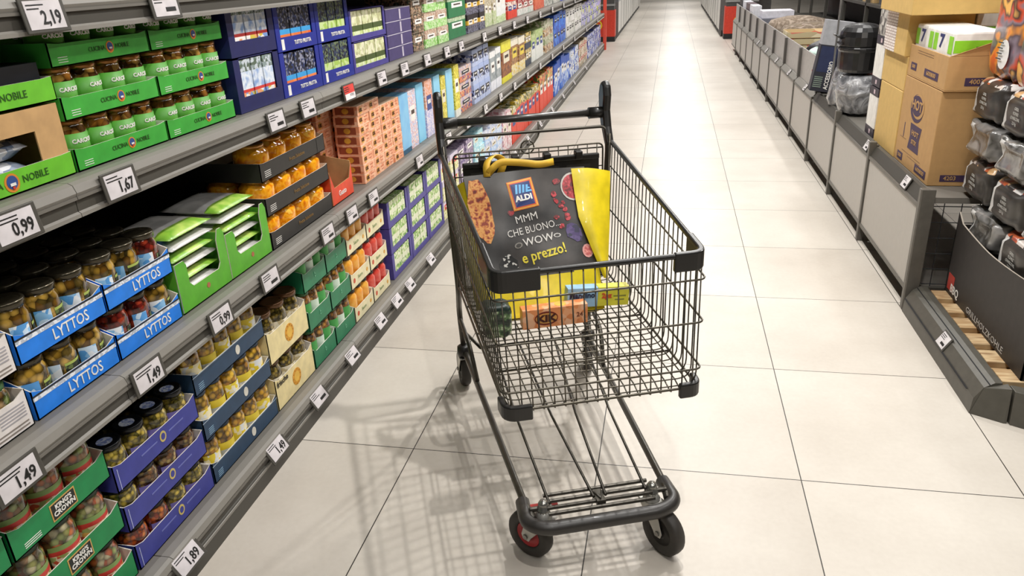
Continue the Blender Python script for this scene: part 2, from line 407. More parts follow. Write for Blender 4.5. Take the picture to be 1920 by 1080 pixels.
def fill(protos, y0, y1, z0, n, r, rows, desc, where, cat, group, x=XF, jit=.25, gap=.006):
    w_ = (y1 - y0 - .012) / n
    RW = ['in front', 'in second row', 'in third row', 'in fourth row']
    for row in range(rows):
        for i in range(n):
            p = protos[(i + row) % len(protos)] if isinstance(protos, list) else protos
            y = y0 + .006 + w_ * (i + .5); xx = x - .004 - r - row * (2 * r + .002)
            d = desc[(i + row) % len(desc)] if isinstance(desc, list) else desc
            lab = '%s, %s%s of %s' % (d, ordn(i, n), '' if rows == 1 else (', front row' if row == 0 else ', row %s' % ['', 'two', 'three', 'four'][row]), where)
            put(p, (xx, y, z0 + .0027), lab, cat, group, random.uniform(-jit, jit))

# shelf 1 : green mixed-vegetable trays
GRN = mat('17854a', .45); veg = glassy(['a8583a', '8a8a4a', 'b9b08c', '7c5a34', 'c06a34', '8f9a5a', '9c7a58'], 55)
KCf = mat('d9c49a', .5)
j_veg = make_jar('mixed_vegetable_jar', .043, .142, veg, mat('2a3a2c', .35, .3), WHITE, (.16, .66), .014, .86,
    bands=[(0, .16, mat('b8322e', .5)), (.16, .62, spots(['d8c9a0', 'c8553a', '9fae6a', 'e0b05a', 'e4dcc0'], 90)), (.62, .8, mat('c63a34', .5)), (.8, 1, mat('7f9a58', .5))])
for lay, z in enumerate((.1255, .2735, .4215)):
    for nm, y0, y1 in (('', .993, 1.287), ('outer left', .695, .989)):
        if nm and lay == 2 and False: continue
        lw = LAY[3][lay]
        desc = '%s deep green tray %s' % (lw, 'at the left picture edge' if nm else 'left of the purple trays')
        t = tray(y0, y1, z, .062, .09, .27, GRN, desc + ' holding mixed vegetable jars', group='deep green vegetable trays')
        cy = (y1 - y0) * .5
        rect_(t, .074, .042, (.0009, cy, .032), 'L', mat('cfa45a', .4), 'emblem_border')
        rect_(t, .068, .036, (.0013, cy, .032), 'L', mat('20231f', .5), 'emblem_field')
        text(t, "KING'S", .016, (.0019, cy, .040), 'L', WHITE, .0005); text(t, "CROWN", .016, (.0019, cy, .025), 'L', WHITE, .0005)
        b = MB(); [b.box(0, .0006, .03, .075, .009 + .005 * k, .0105 + .005 * k, WHITE) for k in range(3)]
        kid(t, obj('small_print', b, t, (.0003, 0, 0)))
        fill(j_veg, y0, y1, z, 3, .043, 2 if lay == 2 else 1, 'mixed vegetable jar', lw + ' green tray' + (' at the left edge' if nm else ' by the purple trays'), 'jar', 'mixed vegetable jars in green trays')
# purple pickle trays
PUR = mat('3a3f92', .45); PURD = mat('39307a', .45)
pk = glassy(['8a7a2c', 'b09a3c', '5a5320', 'c9b04e', '6e6428'], 75)
pk2 = glassy(['8a3018', 'b4521c', '6a2412', 'c7702a'], 75); pk3 = glassy(['6e4a2a', '8a6a3a', '5a3820', 'a58a4c'], 75)
LIDN = mat('15181c', .25, .3); PL = mat('8d82c4', .5)
stick = spots(['b9c6e8', '7f92d0', 'dfe6f6'], 160)
j_pk = [make_jar('pickle_jar', .0405, .1135, c_, LIDN, PL, (.1, .6), .015, .88, sticker=stick, lid_r=.93) for c_ in (pk, pk2, pk3)]
for lay, z in enumerate((.1255, .2445, .3635)):
    lw = LAY[3][lay]; y0, y1 = 1.293, 1.643
    t = tray(y0, y1, z, .064, .075, .27, PUR, '%s purple-blue tray of pickle jars with gold round emblem' % lw, group='purple-blue pickle trays')
    disc_(t, .013, (.0009, .19, .038), 'L', mat('c8b46a', .4), 'emblem', 1.2); disc_(t, .008, (.0014, .19, .038), 'L', PUR, 'emblem_core', 1.2)
    b = MB()
    for yy0 in (.10, .215): b.box(0, .0006, yy0, yy0 + .065, .036, .040, mat('6a70b4', .5))
    b.box(0, .0006, .012, .014, .002, .06, mat('b9bfe8', .5)); kid(t, obj('small_print', b, t, (.0003, 0, 0)))
    pr = {0: [j_pk[1], j_pk[1], j_pk[0], j_pk[0]], 1: [j_pk[0], j_pk[2], j_pk[2], j_pk[2]], 2: [j_pk[0]]}[lay]
    ds = {0: ['red-orange pepper jar', 'red-orange pepper jar', 'yellow pickle jar', 'yellow pickle jar'], 1: ['dark pickle jar'], 2: ['dark-lidded yellow pickle jar']}[lay]
    fill(pr, y0, y1, z, 4, .0405, 3 if lay == 2 else 1, ds, lw + ' purple-blue tray', 'jar', 'jars in the purple-blue trays')
# navy trays
NAV = mat('24405c', .45); corn = glassy(['c8962a', 'e0b43a', 'a8741c', 'd8a838', '8a6420'], 55)
j_nv = make_jar('yellow_pepper_jar', .038, .143, corn, mat('1d3a58', .3, .3), WHITE, (.12, .66), .014, .86, bands=[(0, .55, mat('e8cf3a', .5)), (.55, 1, spots(['f0e6c0', 'e8cf3a', 'e2e6ea'], 80))], lid_r=.93)
j_nv2 = make_jar('yellow_pepper_jar', .038, .143, corn, mat('1d3a58', .3, .3), WHITE, (.12, .6), .014, .86, bands=[(0, .6, spots(['c9ccd2', 'b4bcc8', 'e8e8ea'], 80)), (.6, 1, mat('e0c83c', .5))], lid_r=.93)
for lay, z in enumerate((.1255, .2735, .4215)):
    lw = LAY[3][lay]; y0, y1 = 1.647, 2.047
    t = tray(y0, y1, z, .058, .07, .27, NAV, '%s navy blue tray of yellow pepper jars with white dot' % lw, group='navy blue trays')
    disc_(t, .012, (.0009, .235, .03), 'L', mat('d8d4c8', .5), 'emblem', 1.3)
    b = MB(); b.box(0, .0005, 0, .4, .056, .058, mat('a8b8c8', .5)); [b.box(0, .0006, .02, .045, .01 + .006 * k, .0115 + .006 * k, mat('8fb0c8', .5)) for k in range(4)]
    kid(t, obj('small_print', b, t, (.0003, 0, 0)))
    fill([j_nv, j_nv2], y0, y1, z, 5, .038, 2 if lay == 2 else 1, ['yellow-labelled pepper jar', 'grey-labelled pepper jar'], lw + ' navy tray', 'jar', 'yellow pepper jars in navy trays')
# cream trays
CRM = mat('ead9a2', .5); cap = glassy(['6a5a22', '8a7430', '4a4018', 'a08a3c'], 75)
j_cr = make_jar('caper_jar', .045, .172, cap, mat('6a4a30', .25, .5), WHITE, (.2, .7), .016, .84, bands=[(0, .5, mat('e8dfc0', .5)), (.5, 1, spots(['e0d8c0', 'c8b890', 'efe6d0'], 80))], lid_r=.95)
for lay, z in enumerate((.1255, .3015)):
    lw = LAY[2][lay]; y0, y1 = 2.051, 2.347
    t = tray(y0, y1, z, .105, .15, .27, CRM, '%s cream tray with orange sun emblem, tall olive jars' % lw, group='cream trays with sun emblem')
    disc_(t, .032, (.0009, .15, .055), 'L', mat('d89a2c', .5)); disc_(t, .019, (.0014, .15, .055), 'L', mat('e8b84a', .5), 'emblem_core')
    b = MB()
    for a in range(10):
        an = a * PI / 5; b.box(.0, .0006, .15 + .026 * math.cos(an) - .002, .15 + .026 * math.cos(an) + .002, .055 + .026 * math.sin(an) - .002, .055 + .026 * math.sin(an) + .002, mat('b8741c', .5))
    kid(t, obj('emblem_dots', b, t, (.0012, 0, 0)))
    if lay == 0: text(t, 'frische', .03, (.0015, .05, .092), 'L', mat('2a2620', .5), .0004)
    fill(j_cr, y0, y1, z, 3, .045, 2 if lay else 1, 'tall brown-lidded olive jar', lw + ' cream tray', 'jar', 'tall olive jars in cream trays')
# dark green paired trays
DG = mat('1f7a52', .45); ol = glassy(['8a5a24', 'a8702c', '6a4418', 'b8863a'], 60)
j_dg = make_jar('green_label_jar', .031, .150, ol, mat('3a6a40', .35, .3), mat('49a050', .5), (.1, .76), .014, .86)
j_dg2 = make_jar('green_label_jar', .031, .150, ol, mat('3a6a40', .35, .3), mat('cfe0d0', .5), (.1, .70), .014, .86)
for ci, (y0, y1) in enumerate(((2.351, 2.551), (2.553, 2.753))):
    for lay, z in enumerate((.1255, .2805, .4355)):
        if lay == 2 and False: continue
        lw = LAY[3][lay]; side = ('left', 'right')[ci]
        t = tray(y0, y1, z, .068, .1, .25, DG, '%s dark green tray of the %s column beside cream trays' % (lw, side), group='dark green trays')
        text(t, 'b', .03, (.0009, .1, .04), 'L', mat('6ab08a', .5))
        if lay < 2 or True:
            if z + .15 > .6: pass
            fill([j_dg, j_dg2], y0, y1, z, 3, .031, 1, ['green-labelled antipasti jar', 'pale-labelled antipasti jar'], '%s %s dark green tray' % (lw, side), 'jar', 'antipasti jars in dark green trays')
# juice trays, orange and red
JC = mat('e6dcb4', .5)
def juice(name, c1, c2):
    return make_jar(name, .036, .146, spots([c1, c2], 40, .15, .5, smooth=True), mat('16130f', .25, .2), None, lid_h=.02, neck=.75, lid_r=.86)
jo = juice('juice_jar', 'e8942a', 'f0b44c'); jr = juice('juice_jar', 'c8342c', 'd85a4a')
for ci, (y0, y1, pj, cn) in enumerate(((2.757, 2.977, jo, 'orange'), (2.979, 3.199, jr, 'red'))):
    for lay, z in enumerate((.1255, .2765, .4275)):
        lw = LAY[3][lay]
        t = tray(y0, y1, z, .062, .09, .25, JC, '%s pale yellow tray of %s juice jars' % (lw, cn), group='pale yellow juice trays')
        disc_(t, .011, (.0009, .035, .032), 'L', mat('c8583a', .5)); disc_(t, .009, (.0009, .18, .03), 'L', mat('d8a03c', .5), 'emblem')
        text(t, 'Succo', .022, (.0009, .1, .034), 'L', mat('8fa070', .5))
        if z + .146 < .62: fill(pj, y0, y1, z, 3, .036, 2 if lay == 2 else 1, 'black-capped %s juice jar' % cn, '%s pale yellow tray' % lw, 'jar', '%s juice jars' % cn)

# generic packs ---------------------------------------------------
def pack(name, w_, d_, h_, bands, bev=0):
    """upright carton/bag with printed bands; origin at bottom centre of the FRONT face (+X)"""
    b = MB(); z = 0
    for f, mm in bands:
        b.box(-d_, 0, -w_ / 2, w_ / 2, z, z + h_ * f, mm); z += h_ * f
    return obj(name, b, bevel=bev)
def case(y0, y1, z0, h, col, label, strip=.04, side=.012, top=False, depth=.3, name='display_case', group=None, lcut=0):
    w_ = y1 - y0 - .003; t = .003; b = MB()
    b.box(-depth, 0, 0, w_, 0, t, col); b.box(-depth, -depth + t, 0, w_, t, h, col)
    b.box(-depth, 0, 0, t, t, h, col); b.box(-depth, 0, w_ - t, w_, t, h, col)
    b.box(-t, 0, t, w_ - t, t, strip, col)
    b.box(-t, 0, t, side, strip, h, col); b.box(-t, 0, w_ - side, w_ - t, strip, h, col)
    if top: b.box(-depth, 0, 0, w_, h - t, h, col)
    o = obj(name, b, None, (XF, y0 + .0015, z0)); tag(o, label, 'box', group); return o
def packs(y0, y1, z0, n, h, bands, noun, where, group, cat='pack', depth=.1, side=.012, x=XF - .0035, rows=1, name='food_pack', jh=0):
    w_ = (y1 - y0 - 2 * side) / n
    random.seed(int(y0 * 1000 + z0 * 77))
    P = pack(name, w_ - .008, depth, h, bands)
    for r in range(rows):
        for i in range(n):
            put(P, (x - r * (depth + .003), y0 + side + w_ * (i + .5), z0), '%s%s %s' % (noun, (', ' + ordn(i, n)) if n > 1 else ',', where) + ('' if rows == 1 else ' row ' + str(r + 1)), cat, group)

# purple cases of green packs, shelf 1
VIO = mat('4a4290', .45)
gp = [(.45, spots(['c8d8a0', '9ac060', 'e8ecd0', '6a9a4a'], 90)), (.2, mat('e4e8cc', .5)), (.35, spots(['b8cc8a', 'e6ead0', '7fae52'], 90))]
for ci, (y0, y1) in enumerate(((3.25, 3.55), (3.553, 3.853), (3.856, 4.156))):
    for lay in range(3):
        z = .1255 + lay * .129
        lw = LAY[3][lay]; cn = ('near', 'centre', 'far')[ci]
        case(y0, y1, z, .126, VIO, '%s violet box of the %s column, green packs inside, beside juice trays' % (lw, cn), .028, .03, group='violet display boxes', depth=.28)
        packs(y0, y1, z + .0035, 2, .117, gp, 'pale green pack', 'in %s violet box, %s column' % (lw, cn), 'green packs in violet boxes', side=.034)

# shelf 2 : white trays at the left edge
WHT = mat('e6dfdb', .5)
j_wh = make_jar('red_band_jar', .04, .112, glassy(['9a7a4a', 'b8a06a', '7a5a34', '6a7a3a'], 60), mat('4a7a44', .3, .2), mat('d8342c', .5), (.35, .5), .013, .88)
for lay, z in enumerate((.6635, .7895)):
    for y0, y1, nm in ((.86, 1.14, 'by the blue trays'),):
        lw = LAY[2][lay]
        t = tray(y0, y1, z, .072, .085, .27, WHT, '%s white tray at the left edge beside bright blue trays' % lw, group='white trays')
        b = MB()
        for k in range(5): b.box(0, .0006, .2, .265, .03 + .007 * k, .033 + .007 * k, mat('a8a4a8', .5))
        for k in range(2): b.box(0, .0006, .15, .265, .008 + .008 * k, .011 + .008 * k, mat('8a8078', .5))
        kid(t, obj('small_print', b, t, (.0003, 0, 0)))
        fill(j_wh, y0, y1, z, 3, .04, 1, 'red-banded jar with green lid', lw + ' white tray', 'jar', 'red-banded jars in white trays')
# bright blue olive trays
BLU = mat('1f7fe6', .45); WST = spots(['e8ecf4', 'b8c0cc'], 140, .5)
olv = glassy(['8a6a24', 'b08a34', '6a4a18', '5a4a20', 'c09a44'], 50); olr = glassy(['6a1a14', '8a2a1c', '4a120c', 'a03a24'], 60)
LB = spots(['8fc4f0', 'd0e6fa', '5aa0e0', 'eef4fb'], 60)
DKG = spots(['1c2418', '26301c', '5a6a3a', '161a14'], 120, .4)
j_ol = [make_jar('olive_jar', .041, .124, c_, mat('4a4436', .22, .7, .3), LB, (.12, .68), .015, .88, lid_r=.95, bands=bd) for c_, bd in
        ((olv, [(.3, 1, LB, -1.1, -.15), (.1, .8, DKG, .1, 1.2), (.8, .9, mat('a8b85a', .5), .1, 1.2)]), (olv, [(.2, .85, DKG, -.3, 1.2), (.85, .95, mat('a8b85a', .5), -.3, 1.2), (.2, 1, LB, -1.3, -.5)]), (olr, [(.3, 1, LB, -1.1, -.2), (.1, .85, DKG, .1, 1.1)]))]
for ci, (y0, y1) in enumerate(((1.147, 1.412), (1.414, 1.672))):
    for lay, z in enumerate((.6635, .7935)):
        lw = LAY[2][lay]; sd = ('left', 'right')[ci]
        t = tray(y0, y1, z, .056, .105, .27, BLU, '%s %s bright blue tray with white lettering and olive jars' % (lw, sd), group='bright blue olive trays')
        rect_(t, y1 - y0 - .006, .009, (.0008, (y1 - y0) / 2 - .002, .047), 'L', WST, 'patterned_band')
        rect_(t, y1 - y0 - .006, .004, (.0010, (y1 - y0) / 2 - .002, .0535), 'L', mat('20242c', .5), 'dark_band')
        text(t, 'LYTTOS', .036, (.0009, .15, .022), 'L', WHITE, .0002, sx=.85)
        seq = [j_ol[0], j_ol[1], j_ol[2]] if ci else [j_ol[0], j_ol[1]]
        if ci and lay == 0: seq = [j_ol[2], j_ol[2], j_ol[0]]
        nm = {id(j_ol[0]): 'blue-labelled olive jar', id(j_ol[1]): 'green-labelled olive jar', id(j_ol[2]): 'dark red olive jar'}
        fill(seq, y0, y1, z, 3, .041, 3 if lay else 1, [nm[id(q)] for q in seq], '%s %s bright blue tray' % (lw, sd), 'jar', 'olive jars in bright blue trays')
# lime display boxes with cut-out and pouches
LIME = mat('5cae2e', .45); LIMEL = mat('8cc63a', .45)
pouch_m = [spots(['e8e6e4', 'd0cfcf', 'f2f0ee'], 14, .25, .3, smooth=True), spots(['a8d04a', '7fb83a', 'c8e070'], 14, .3, .3, smooth=True)]
def pouch(name, w_, d_, h_, mt, mt2):
    b = MB(); n = 8
    vs_ = []; 
    for k, sgn in ((0, 1), (1, -1)):
        for i in range(n + 1):
            for j in range(n + 1):
                u = i / n * 2 - 1; v = j / n * 2 - 1
                th = h_ / 2 * max(0, (1 - u ** 4) * (1 - v ** 4)) ** .6 + (.0006)
                vs_.append((u * d_ / 2, v * w_ / 2, h_ / 2 + sgn * th))
    fs = []; N = (n + 1) ** 2
    for i in range(n):
        for j in range(n):
            a = i * (n + 1) + j; q = (a, a + n + 1, a + n + 2, a + 1)
            fs.append(q); fs.append(tuple(N + x for x in reversed(q)))
    for i in range(n):
        for a, c in ((i, i + 1), (n * (n + 1) + i + 1, n * (n + 1) + i), ((i + 1) * (n + 1), i * (n + 1)), (i * (n + 1) + n, (i + 1) * (n + 1) + n)):
            fs.append((a, c, N + c, N + a))
    b.add(vs_, fs, mt)
    k2 = b.m(mt2)
    for i in range(len(b.f)):
        f = b.f[i]; cx_ = sum(b.v[q][0] for q in f) / len(f)
        if cx_ > d_ * .22: b.mi[i] = k2
    return obj(name, b.mesh(name, True))
pch = pouch('food_pouch', .2, .2, .03, pouch_m[0], pouch_m[1])
pch2 = pouch('food_pouch', .2, .2, .03, pouch_m[0], mat('c9c6c4', .25, 0, .3))
for ci, (y0, y1) in enumerate(((1.678, 1.93), (1.932, 2.184))):
    sd = ('left', 'right')[ci]; w_ = y1 - y0 - .003; H_ = .172; b = MB(); t = .003; dp = .27
    fp = [(0, 0, 0), (0, w_, 0), (0, w_, H_ - .02), (0, w_ - .012, H_), (0, w_ - .03, H_), (0, w_ - .042, H_ - .03), (0, w_ - .042, .075), (0, w_ - .055, .06), (0, .065, .06), (0, .05, .075), (0, .05, H_ - .045), (0, .04, H_ - .03), (0, 0, H_ - .03)]
    b.prism(fp, (-t, 0, 0), LIME, CARDW)
    b.box(-dp, 0, 0, w_, -.0, t, LIME); b.box(-dp, -t, 0, t, t, H_ - .03, LIME); b.box(-dp, -t, w_ - t, w_, t, H_ - .02, LIME); b.box(-dp, -dp + t, t, w_ - t, t, H_ - .03, LIME)
    o = obj('display_box', b, None, (XF, y0 + .0015, .6635)); tag(o, '%s lime green display box with cut-out window and pouches' % sd, 'box', 'lime green display boxes')
    disc_(o, .008, (.0009, .13, .035), 'L', mat('b06a4a', .5))
    for k in range(7):
        p = put(pch if k % 2 == 0 else pch2, (XF - .115, y0 + w_ / 2 + random.uniform(-.008, .008), .6635 + .0035 + k * .0308), 'white and green food pouch, %s from bottom, %s lime display box' % (['first', 'second', 'third', 'fourth', 'fifth', 'sixth', 'topmost'][k], sd), 'pouch', 'food pouches in the lime boxes')
# black trays with peach jars
BLKT = mat('2b2927', .5); pea = glassy(['d87408', 'f4a010', 'ffb428', 'e88808', 'ffc850'], 26, True)
j_pe = make_jar('peach_jar', .058, .112, pea, mat('c88a34', .2, .35, .5), None, lid_h=.010, neck=.8, lid_r=.8)
for lay, z in enumerate((.6635, .7785, .8935)):
    lw = LAY[3][lay]; y0, y1 = 2.19, 2.684
    t = tray(y0, y1, z, .058, .062, .27, BLKT, '%s black tray of orange peach jars' % lw, group='black peach trays')
    text(t, 'Frutta Selezione', .018, (.0009, .26, .03), 'L', mat('8a6a3a', .5))
    b = MB(); [b.box(0, .0006, .025, .065, .012 + .006 * k, .0135 + .006 * k, WHITE) for k in range(4)]; kid(t, obj('small_print', b, t, (.0003, 0, 0)))
    fill(j_pe, y0, y1, z, 4, .058, 2 if lay < 2 else 1, 'glossy orange peach jar', '%s black tray' % lw, 'jar', 'orange peach jars in black trays')
rect_(t, .05, .05, (.0009, .45, .03), 'L', BLKT, 'flap')
# red-orange box
RO = mat('e04a2c', .45); y0, y1 = 2.69, 2.90; w_ = y1 - y0; b = MB(); H_ = .16
b.box(-.27, 0, 0, w_, 0, .003, RO); b.box(-.27, -.267, .003, w_ - .003, .003, H_ + .01, KRAFT)
b.prism([(0, 0, 0), (0, w_, 0), (0, w_, H_ * .8), (0, w_ - .03, H_ * .45), (0, .03, H_ * .42), (0, 0, H_ * .8)], (-.003, 0, 0), RO, KRAFT)
b.prism([(-.003, 0, .003), (-.27, 0, .003), (-.27, 0, H_ + .02), (-.003, 0, H_ * .85)], (0, .003, 0), RO, KRAFT)
b.prism([(-.003, w_, H_ * .85), (-.27, w_, H_ + .02), (-.27, w_, .003), (-.003, w_, .003)], (0, -.003, 0), RO, KRAFT)
ro = obj('display_box', b, None, (XF, y0 + .001, .6635)); tag(ro, 'half-empty red-orange display box beside the black peach trays', 'box')
text(ro, 'Gusto', .03, (.0009, .1, .035), 'L', WHITE, .0004)
# coral tuna boxes
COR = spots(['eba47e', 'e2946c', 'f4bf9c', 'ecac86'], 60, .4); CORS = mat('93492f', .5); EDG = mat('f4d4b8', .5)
def coral():
    b = MB(); b.box(-.11, 0, -.064, .064, 0, .0005, EDG); b.box(-.11, 0, -.064, .064, .0005, .0395, COR); b.box(-.11, 0, -.064, .064, .0395, .041, EDG)
    o = obj('tuna_box', b); disc_(o, .017, (.0008, -.03, .02), 'L', mat('d8a23c', .4), 'emblem', .85); text(o, 'KIK', .02, (.0014, -.03, .02), 'L', mat('4a1c14', .5), .0006)
    b = MB(); b.box(0, .0006, .01, .045, .025, .029, mat('c87452', .5)); b.box(0, .0006, .015, .04, .012, .015, mat('c06a4c', .5)); kid(o, obj('print', b, o, (.0003, 0, 0)))
    disc_(o, .015, (-.055, -.0653, .0205), 'F', mat('d8a23c', .4), 'emblem', .8)
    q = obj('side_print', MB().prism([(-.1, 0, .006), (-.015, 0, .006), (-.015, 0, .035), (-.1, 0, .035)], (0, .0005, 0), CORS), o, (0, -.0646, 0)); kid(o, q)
    return o
cb = coral(); NT = ['bottom', 'second', 'third', 'fourth', 'fifth', 'sixth', 'seventh', 'eighth']
for ci, (yc, n, xo) in enumerate(((3.096, 8, 0), (3.228, 8, 0), (3.36, 7, .0), (3.492 - .003, 7, .0))):
    for k in range(n):
        put(cb, (XF + xo + random.uniform(-.003, .002), yc, .6635 + k * .0415), 'coral tuna box, %s from bottom, %s coral stack' % (NT[k], ['near', 'second', 'third', 'far'][ci]), 'box', 'coral tuna boxes')
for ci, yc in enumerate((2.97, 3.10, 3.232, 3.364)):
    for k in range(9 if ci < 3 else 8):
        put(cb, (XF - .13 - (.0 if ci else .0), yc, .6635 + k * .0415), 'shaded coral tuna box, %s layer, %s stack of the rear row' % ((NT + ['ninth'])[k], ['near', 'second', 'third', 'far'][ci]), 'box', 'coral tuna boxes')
# top shelf: cucina nobile cartons with dry goods at the left edge
LG = mat('6cc030', .45)
def round_logo(t, cy, cz, s=1.0):
    disc_(t, .0165 * s, (.0009, cy, cz), 'L', mat('d8872c', .5), 'emblem'); disc_(t, .012 * s, (.0014, cy, cz + .001), 'L', mat('33508f', .5), 'emblem_core')
    b = MB(); b.box(0, .0005, cy - .006 * s, cy + .006 * s, cz - .005 * s, cz - .0 * s, WHITE); b.box(0, .0005, cy - .003, cy + .003, cz - .011 * s, cz - .006 * s, mat('c8402c', .5)); kid(t, obj('emblem_detail', b, t, (.0022, 0, 0)))
    text(t, 'CUCINA', .018 * s, (.0009, cy - .055 * s, cz), 'L', mat('2c5a1c', .5)); text(t, 'NOBILE', .018 * s, (.0009, cy + .054 * s, cz), 'L', mat('2c5a1c', .5))
pasta = spots(['a8b4c8', 'dfe2ea', '7a8cac', 'f0f0f2'], 60, .3, .3)
for y0, y1, nm in ((1.08, 1.433, 'beside the artichoke trays'),):
    for lay, z in enumerate((1.1225, 1.281)):
        lw = LAY[2][lay]
        t = tray(y0, y1, z, .047, .049, .27, LG, '%s bright lime carton at the upper left edge' % lw, group='bright lime cartons')
        round_logo(t, .175, .024, 1.15)
        if lay == 0:
            b = MB(); W2 = y1 - y0 - .012
            b.prism([(0, 0, 0), (0, W2, 0), (0, W2, .150), (0, 0, .150), ][::1], (-.0001, 0, 0), KRAFT) if False else None
            b.box(-.003, 0, W2 - .075, W2, 0, .104, KRAFT); b.box(-.003, 0, 0, W2, .104, .150, KRAFT); b.box(-.003, 0, 0, .04, 0, .104, KRAFT)
            b.box(-.25, -.003, W2 - .003, W2, 0, .150, KRAFT); b.box(-.25, -.003, 0, .003, 0, .150, KRAFT); b.box(-.25, -.003, .003, W2 - .003, .147, .150, KRAFT)
            ins = obj('kraft_box', b, None, (XF - .0035, y0 + .006, z + .0035)); tag(ins, 'brown kraft box with window standing in lower lime carton', 'box')
            P = pouch('dry_goods_bag', .1, .2, .05, pasta, pasta)
            for i in range(2):
                for k in range(2):
                    put(P, (XF - .13, y0 + .11 + i * .11, z + .004 + k * .048), 'blue-white bag inside kraft box, %s %s' % (['left', 'right'][i], ['below', 'above'][k]), 'bag', 'blue-white bags in the kraft box')
            b = MB(); b.box(-.27, -.003, .003, W2, 0, .002, DARK)
P = pack('dark_carton', .16, .2, .075, [(1, mat('2c3038', .5))])
for i in range(2): put(P, (XF - .02, 1.17 + i * .172, 1.2845), 'dark carton lying in the upper bright lime carton, %s' % ['left', 'right'][i], 'carton', 'dark cartons')
# artichoke jars
KG = mat('3fa83c', .45); art = glassy(['6a4418', '8a5a20', 'a8803c', '4a3010'], 40)
j_ar = make_jar('artichoke_jar', .038, .108, art, mat('8a5a24', .2, .6), mat('4f9c2c', .5), (.08, .80), .012, .9, lid_r=.93, fullband=True, letter=('CARCIOFI', .0125, .62, WHITE))
for ci, (y0, y1) in enumerate(((1.437, 1.773), (1.775, 2.111))):
    for lay, z in enumerate((1.1225, 1.2335, 1.3445)):
        lw = LAY[3][lay]; sd = ('left', 'right')[ci]
        t = tray(y0, y1, z, .046, .05, .27, KG, '%s %s green tray of artichoke jars on the top shelf' % (lw, sd), group='green artichoke trays')
        round_logo(t, .19, .025, .8)
        b = MB(); [b.box(0, .0006, .022, .05, .008 + .005 * k, .0092 + .005 * k, WHITE) for k in range(3)]; kid(t, obj('small_print', b, t, (.0003, 0, 0)))
        fill(j_ar, y0, y1, z, 4, .038, 2, 'green-banded artichoke jar', '%s %s artichoke tray' % (lw, sd), 'jar', 'artichoke jars on the top shelf')
# blue cases
NV = mat('1c2058', .45); RB = mat('1a2a90', .45)
milk1 = [(.35, spots(['e8a070', 'd8c04a', 'f0ece6', '7a9ad0'], 45)), (.06, mat('d83a34', .5)), (.35, spots(['b8cce8', 'e8eef6', '8aa8d8'], 30, smooth=True)), (.24, spots(['5a6a5a', 'c8d0d8', '8a9a9a'], 110))]
oran = [(.36, spots(['e8642a', 'f0884a', 'e87a3a'], 35)), (.12, mat('3aa0e0', .5)), (.52, spots(['14182a', '2a3a6a', '1a1c24', '8a8ca0'], 130))]
gre = [(.3, spots(['e86a2a', 'f08a4a'], 35)), (.2, spots(['a8c860', 'c8dc9a'], 50)), (.5, spots(['1a1c24', '2c3a5a', '6a7a5a'], 130))]
for lay, z in enumerate((1.1225, 1.2855)):
    case(2.14, 2.427, z, .16, NV, '%s dark navy case of milk cartons beside artichoke trays' % LAY[2][lay], .045, .035, group='dark navy cases', top=(lay == 0))
    packs(2.14, 2.427, z + .0035, 3, .15, milk1, 'white milk carton', 'in %s dark navy case' % LAY[2][lay], 'milk cartons in navy cases', side=.038)
for ci, (y0, y1, bd, nn) in enumerate(((2.431, 2.742, oran, 'orange-print pack'), (2.744, 3.056, gre, 'green-band pack'))):
    for lay, z in enumerate((1.1225, 1.2715)):
        sd = ('left', 'right')[ci]; lw = LAY[2][lay]
        c_ = case(y0, y1, z, .146, RB, '%s %s royal blue case with fruit packs' % (lw, sd), .045, .03, group='royal blue cases')
        text(c_, ('FARINATA', 'BIOFRUIT')[0] if False else 'TUTTO FRUTTA', .018, (.0009, .19, .022), 'L', WHITE, .0005)
        rect_(c_, .02, .034, (.0009, .04, .022), 'L', WHITE, 'emblem')
        packs(y0, y1, z + .0035, 3, .137, bd, nn, 'in %s %s royal blue case' % (lw, sd), 'fruit packs in royal blue cases', side=.033)
for lay, z in enumerate((1.1225, 1.2475)):
    case(3.06, 3.475, z, .122, VIO, '%s violet-blue case with three pale green packs' % LAY[2][lay], .022, .02, group='violet-blue cases on the top shelf', top=True)
    packs(3.06, 3.475, z + .0035, 3, .112, [(.3, spots(['e0e8c0', 'c8d88a'], 60)), (.2, mat('4a5a2a', .5)), (.5, spots(['d8dcae', 'b8b88a', 'e8e6c8'], 60))], 'pale green pack', 'in %s violet-blue case' % LAY[2][lay], 'pale green packs', side=.026)
P = pack('flat_purple_box', .355, .25, .054, [(1, mat('4a4070', .5))]); e2 = MB(); e2.box(-.25, .001, -.178, .178, .054, .0565, mat('d8d2e0', .5)); kid(P, obj('lid_rim', e2, P)); rect_(P, .02, .045, (.0009, .02, .027), 'L', mat('c8c0d0', .5), 'emblem')
for k in range(4): put(P, (XF, 3.665, 1.1225 + k * .057), 'flat dull purple box, %s of the four stacked' % LAY[4][k], 'box', 'flat purple boxes')

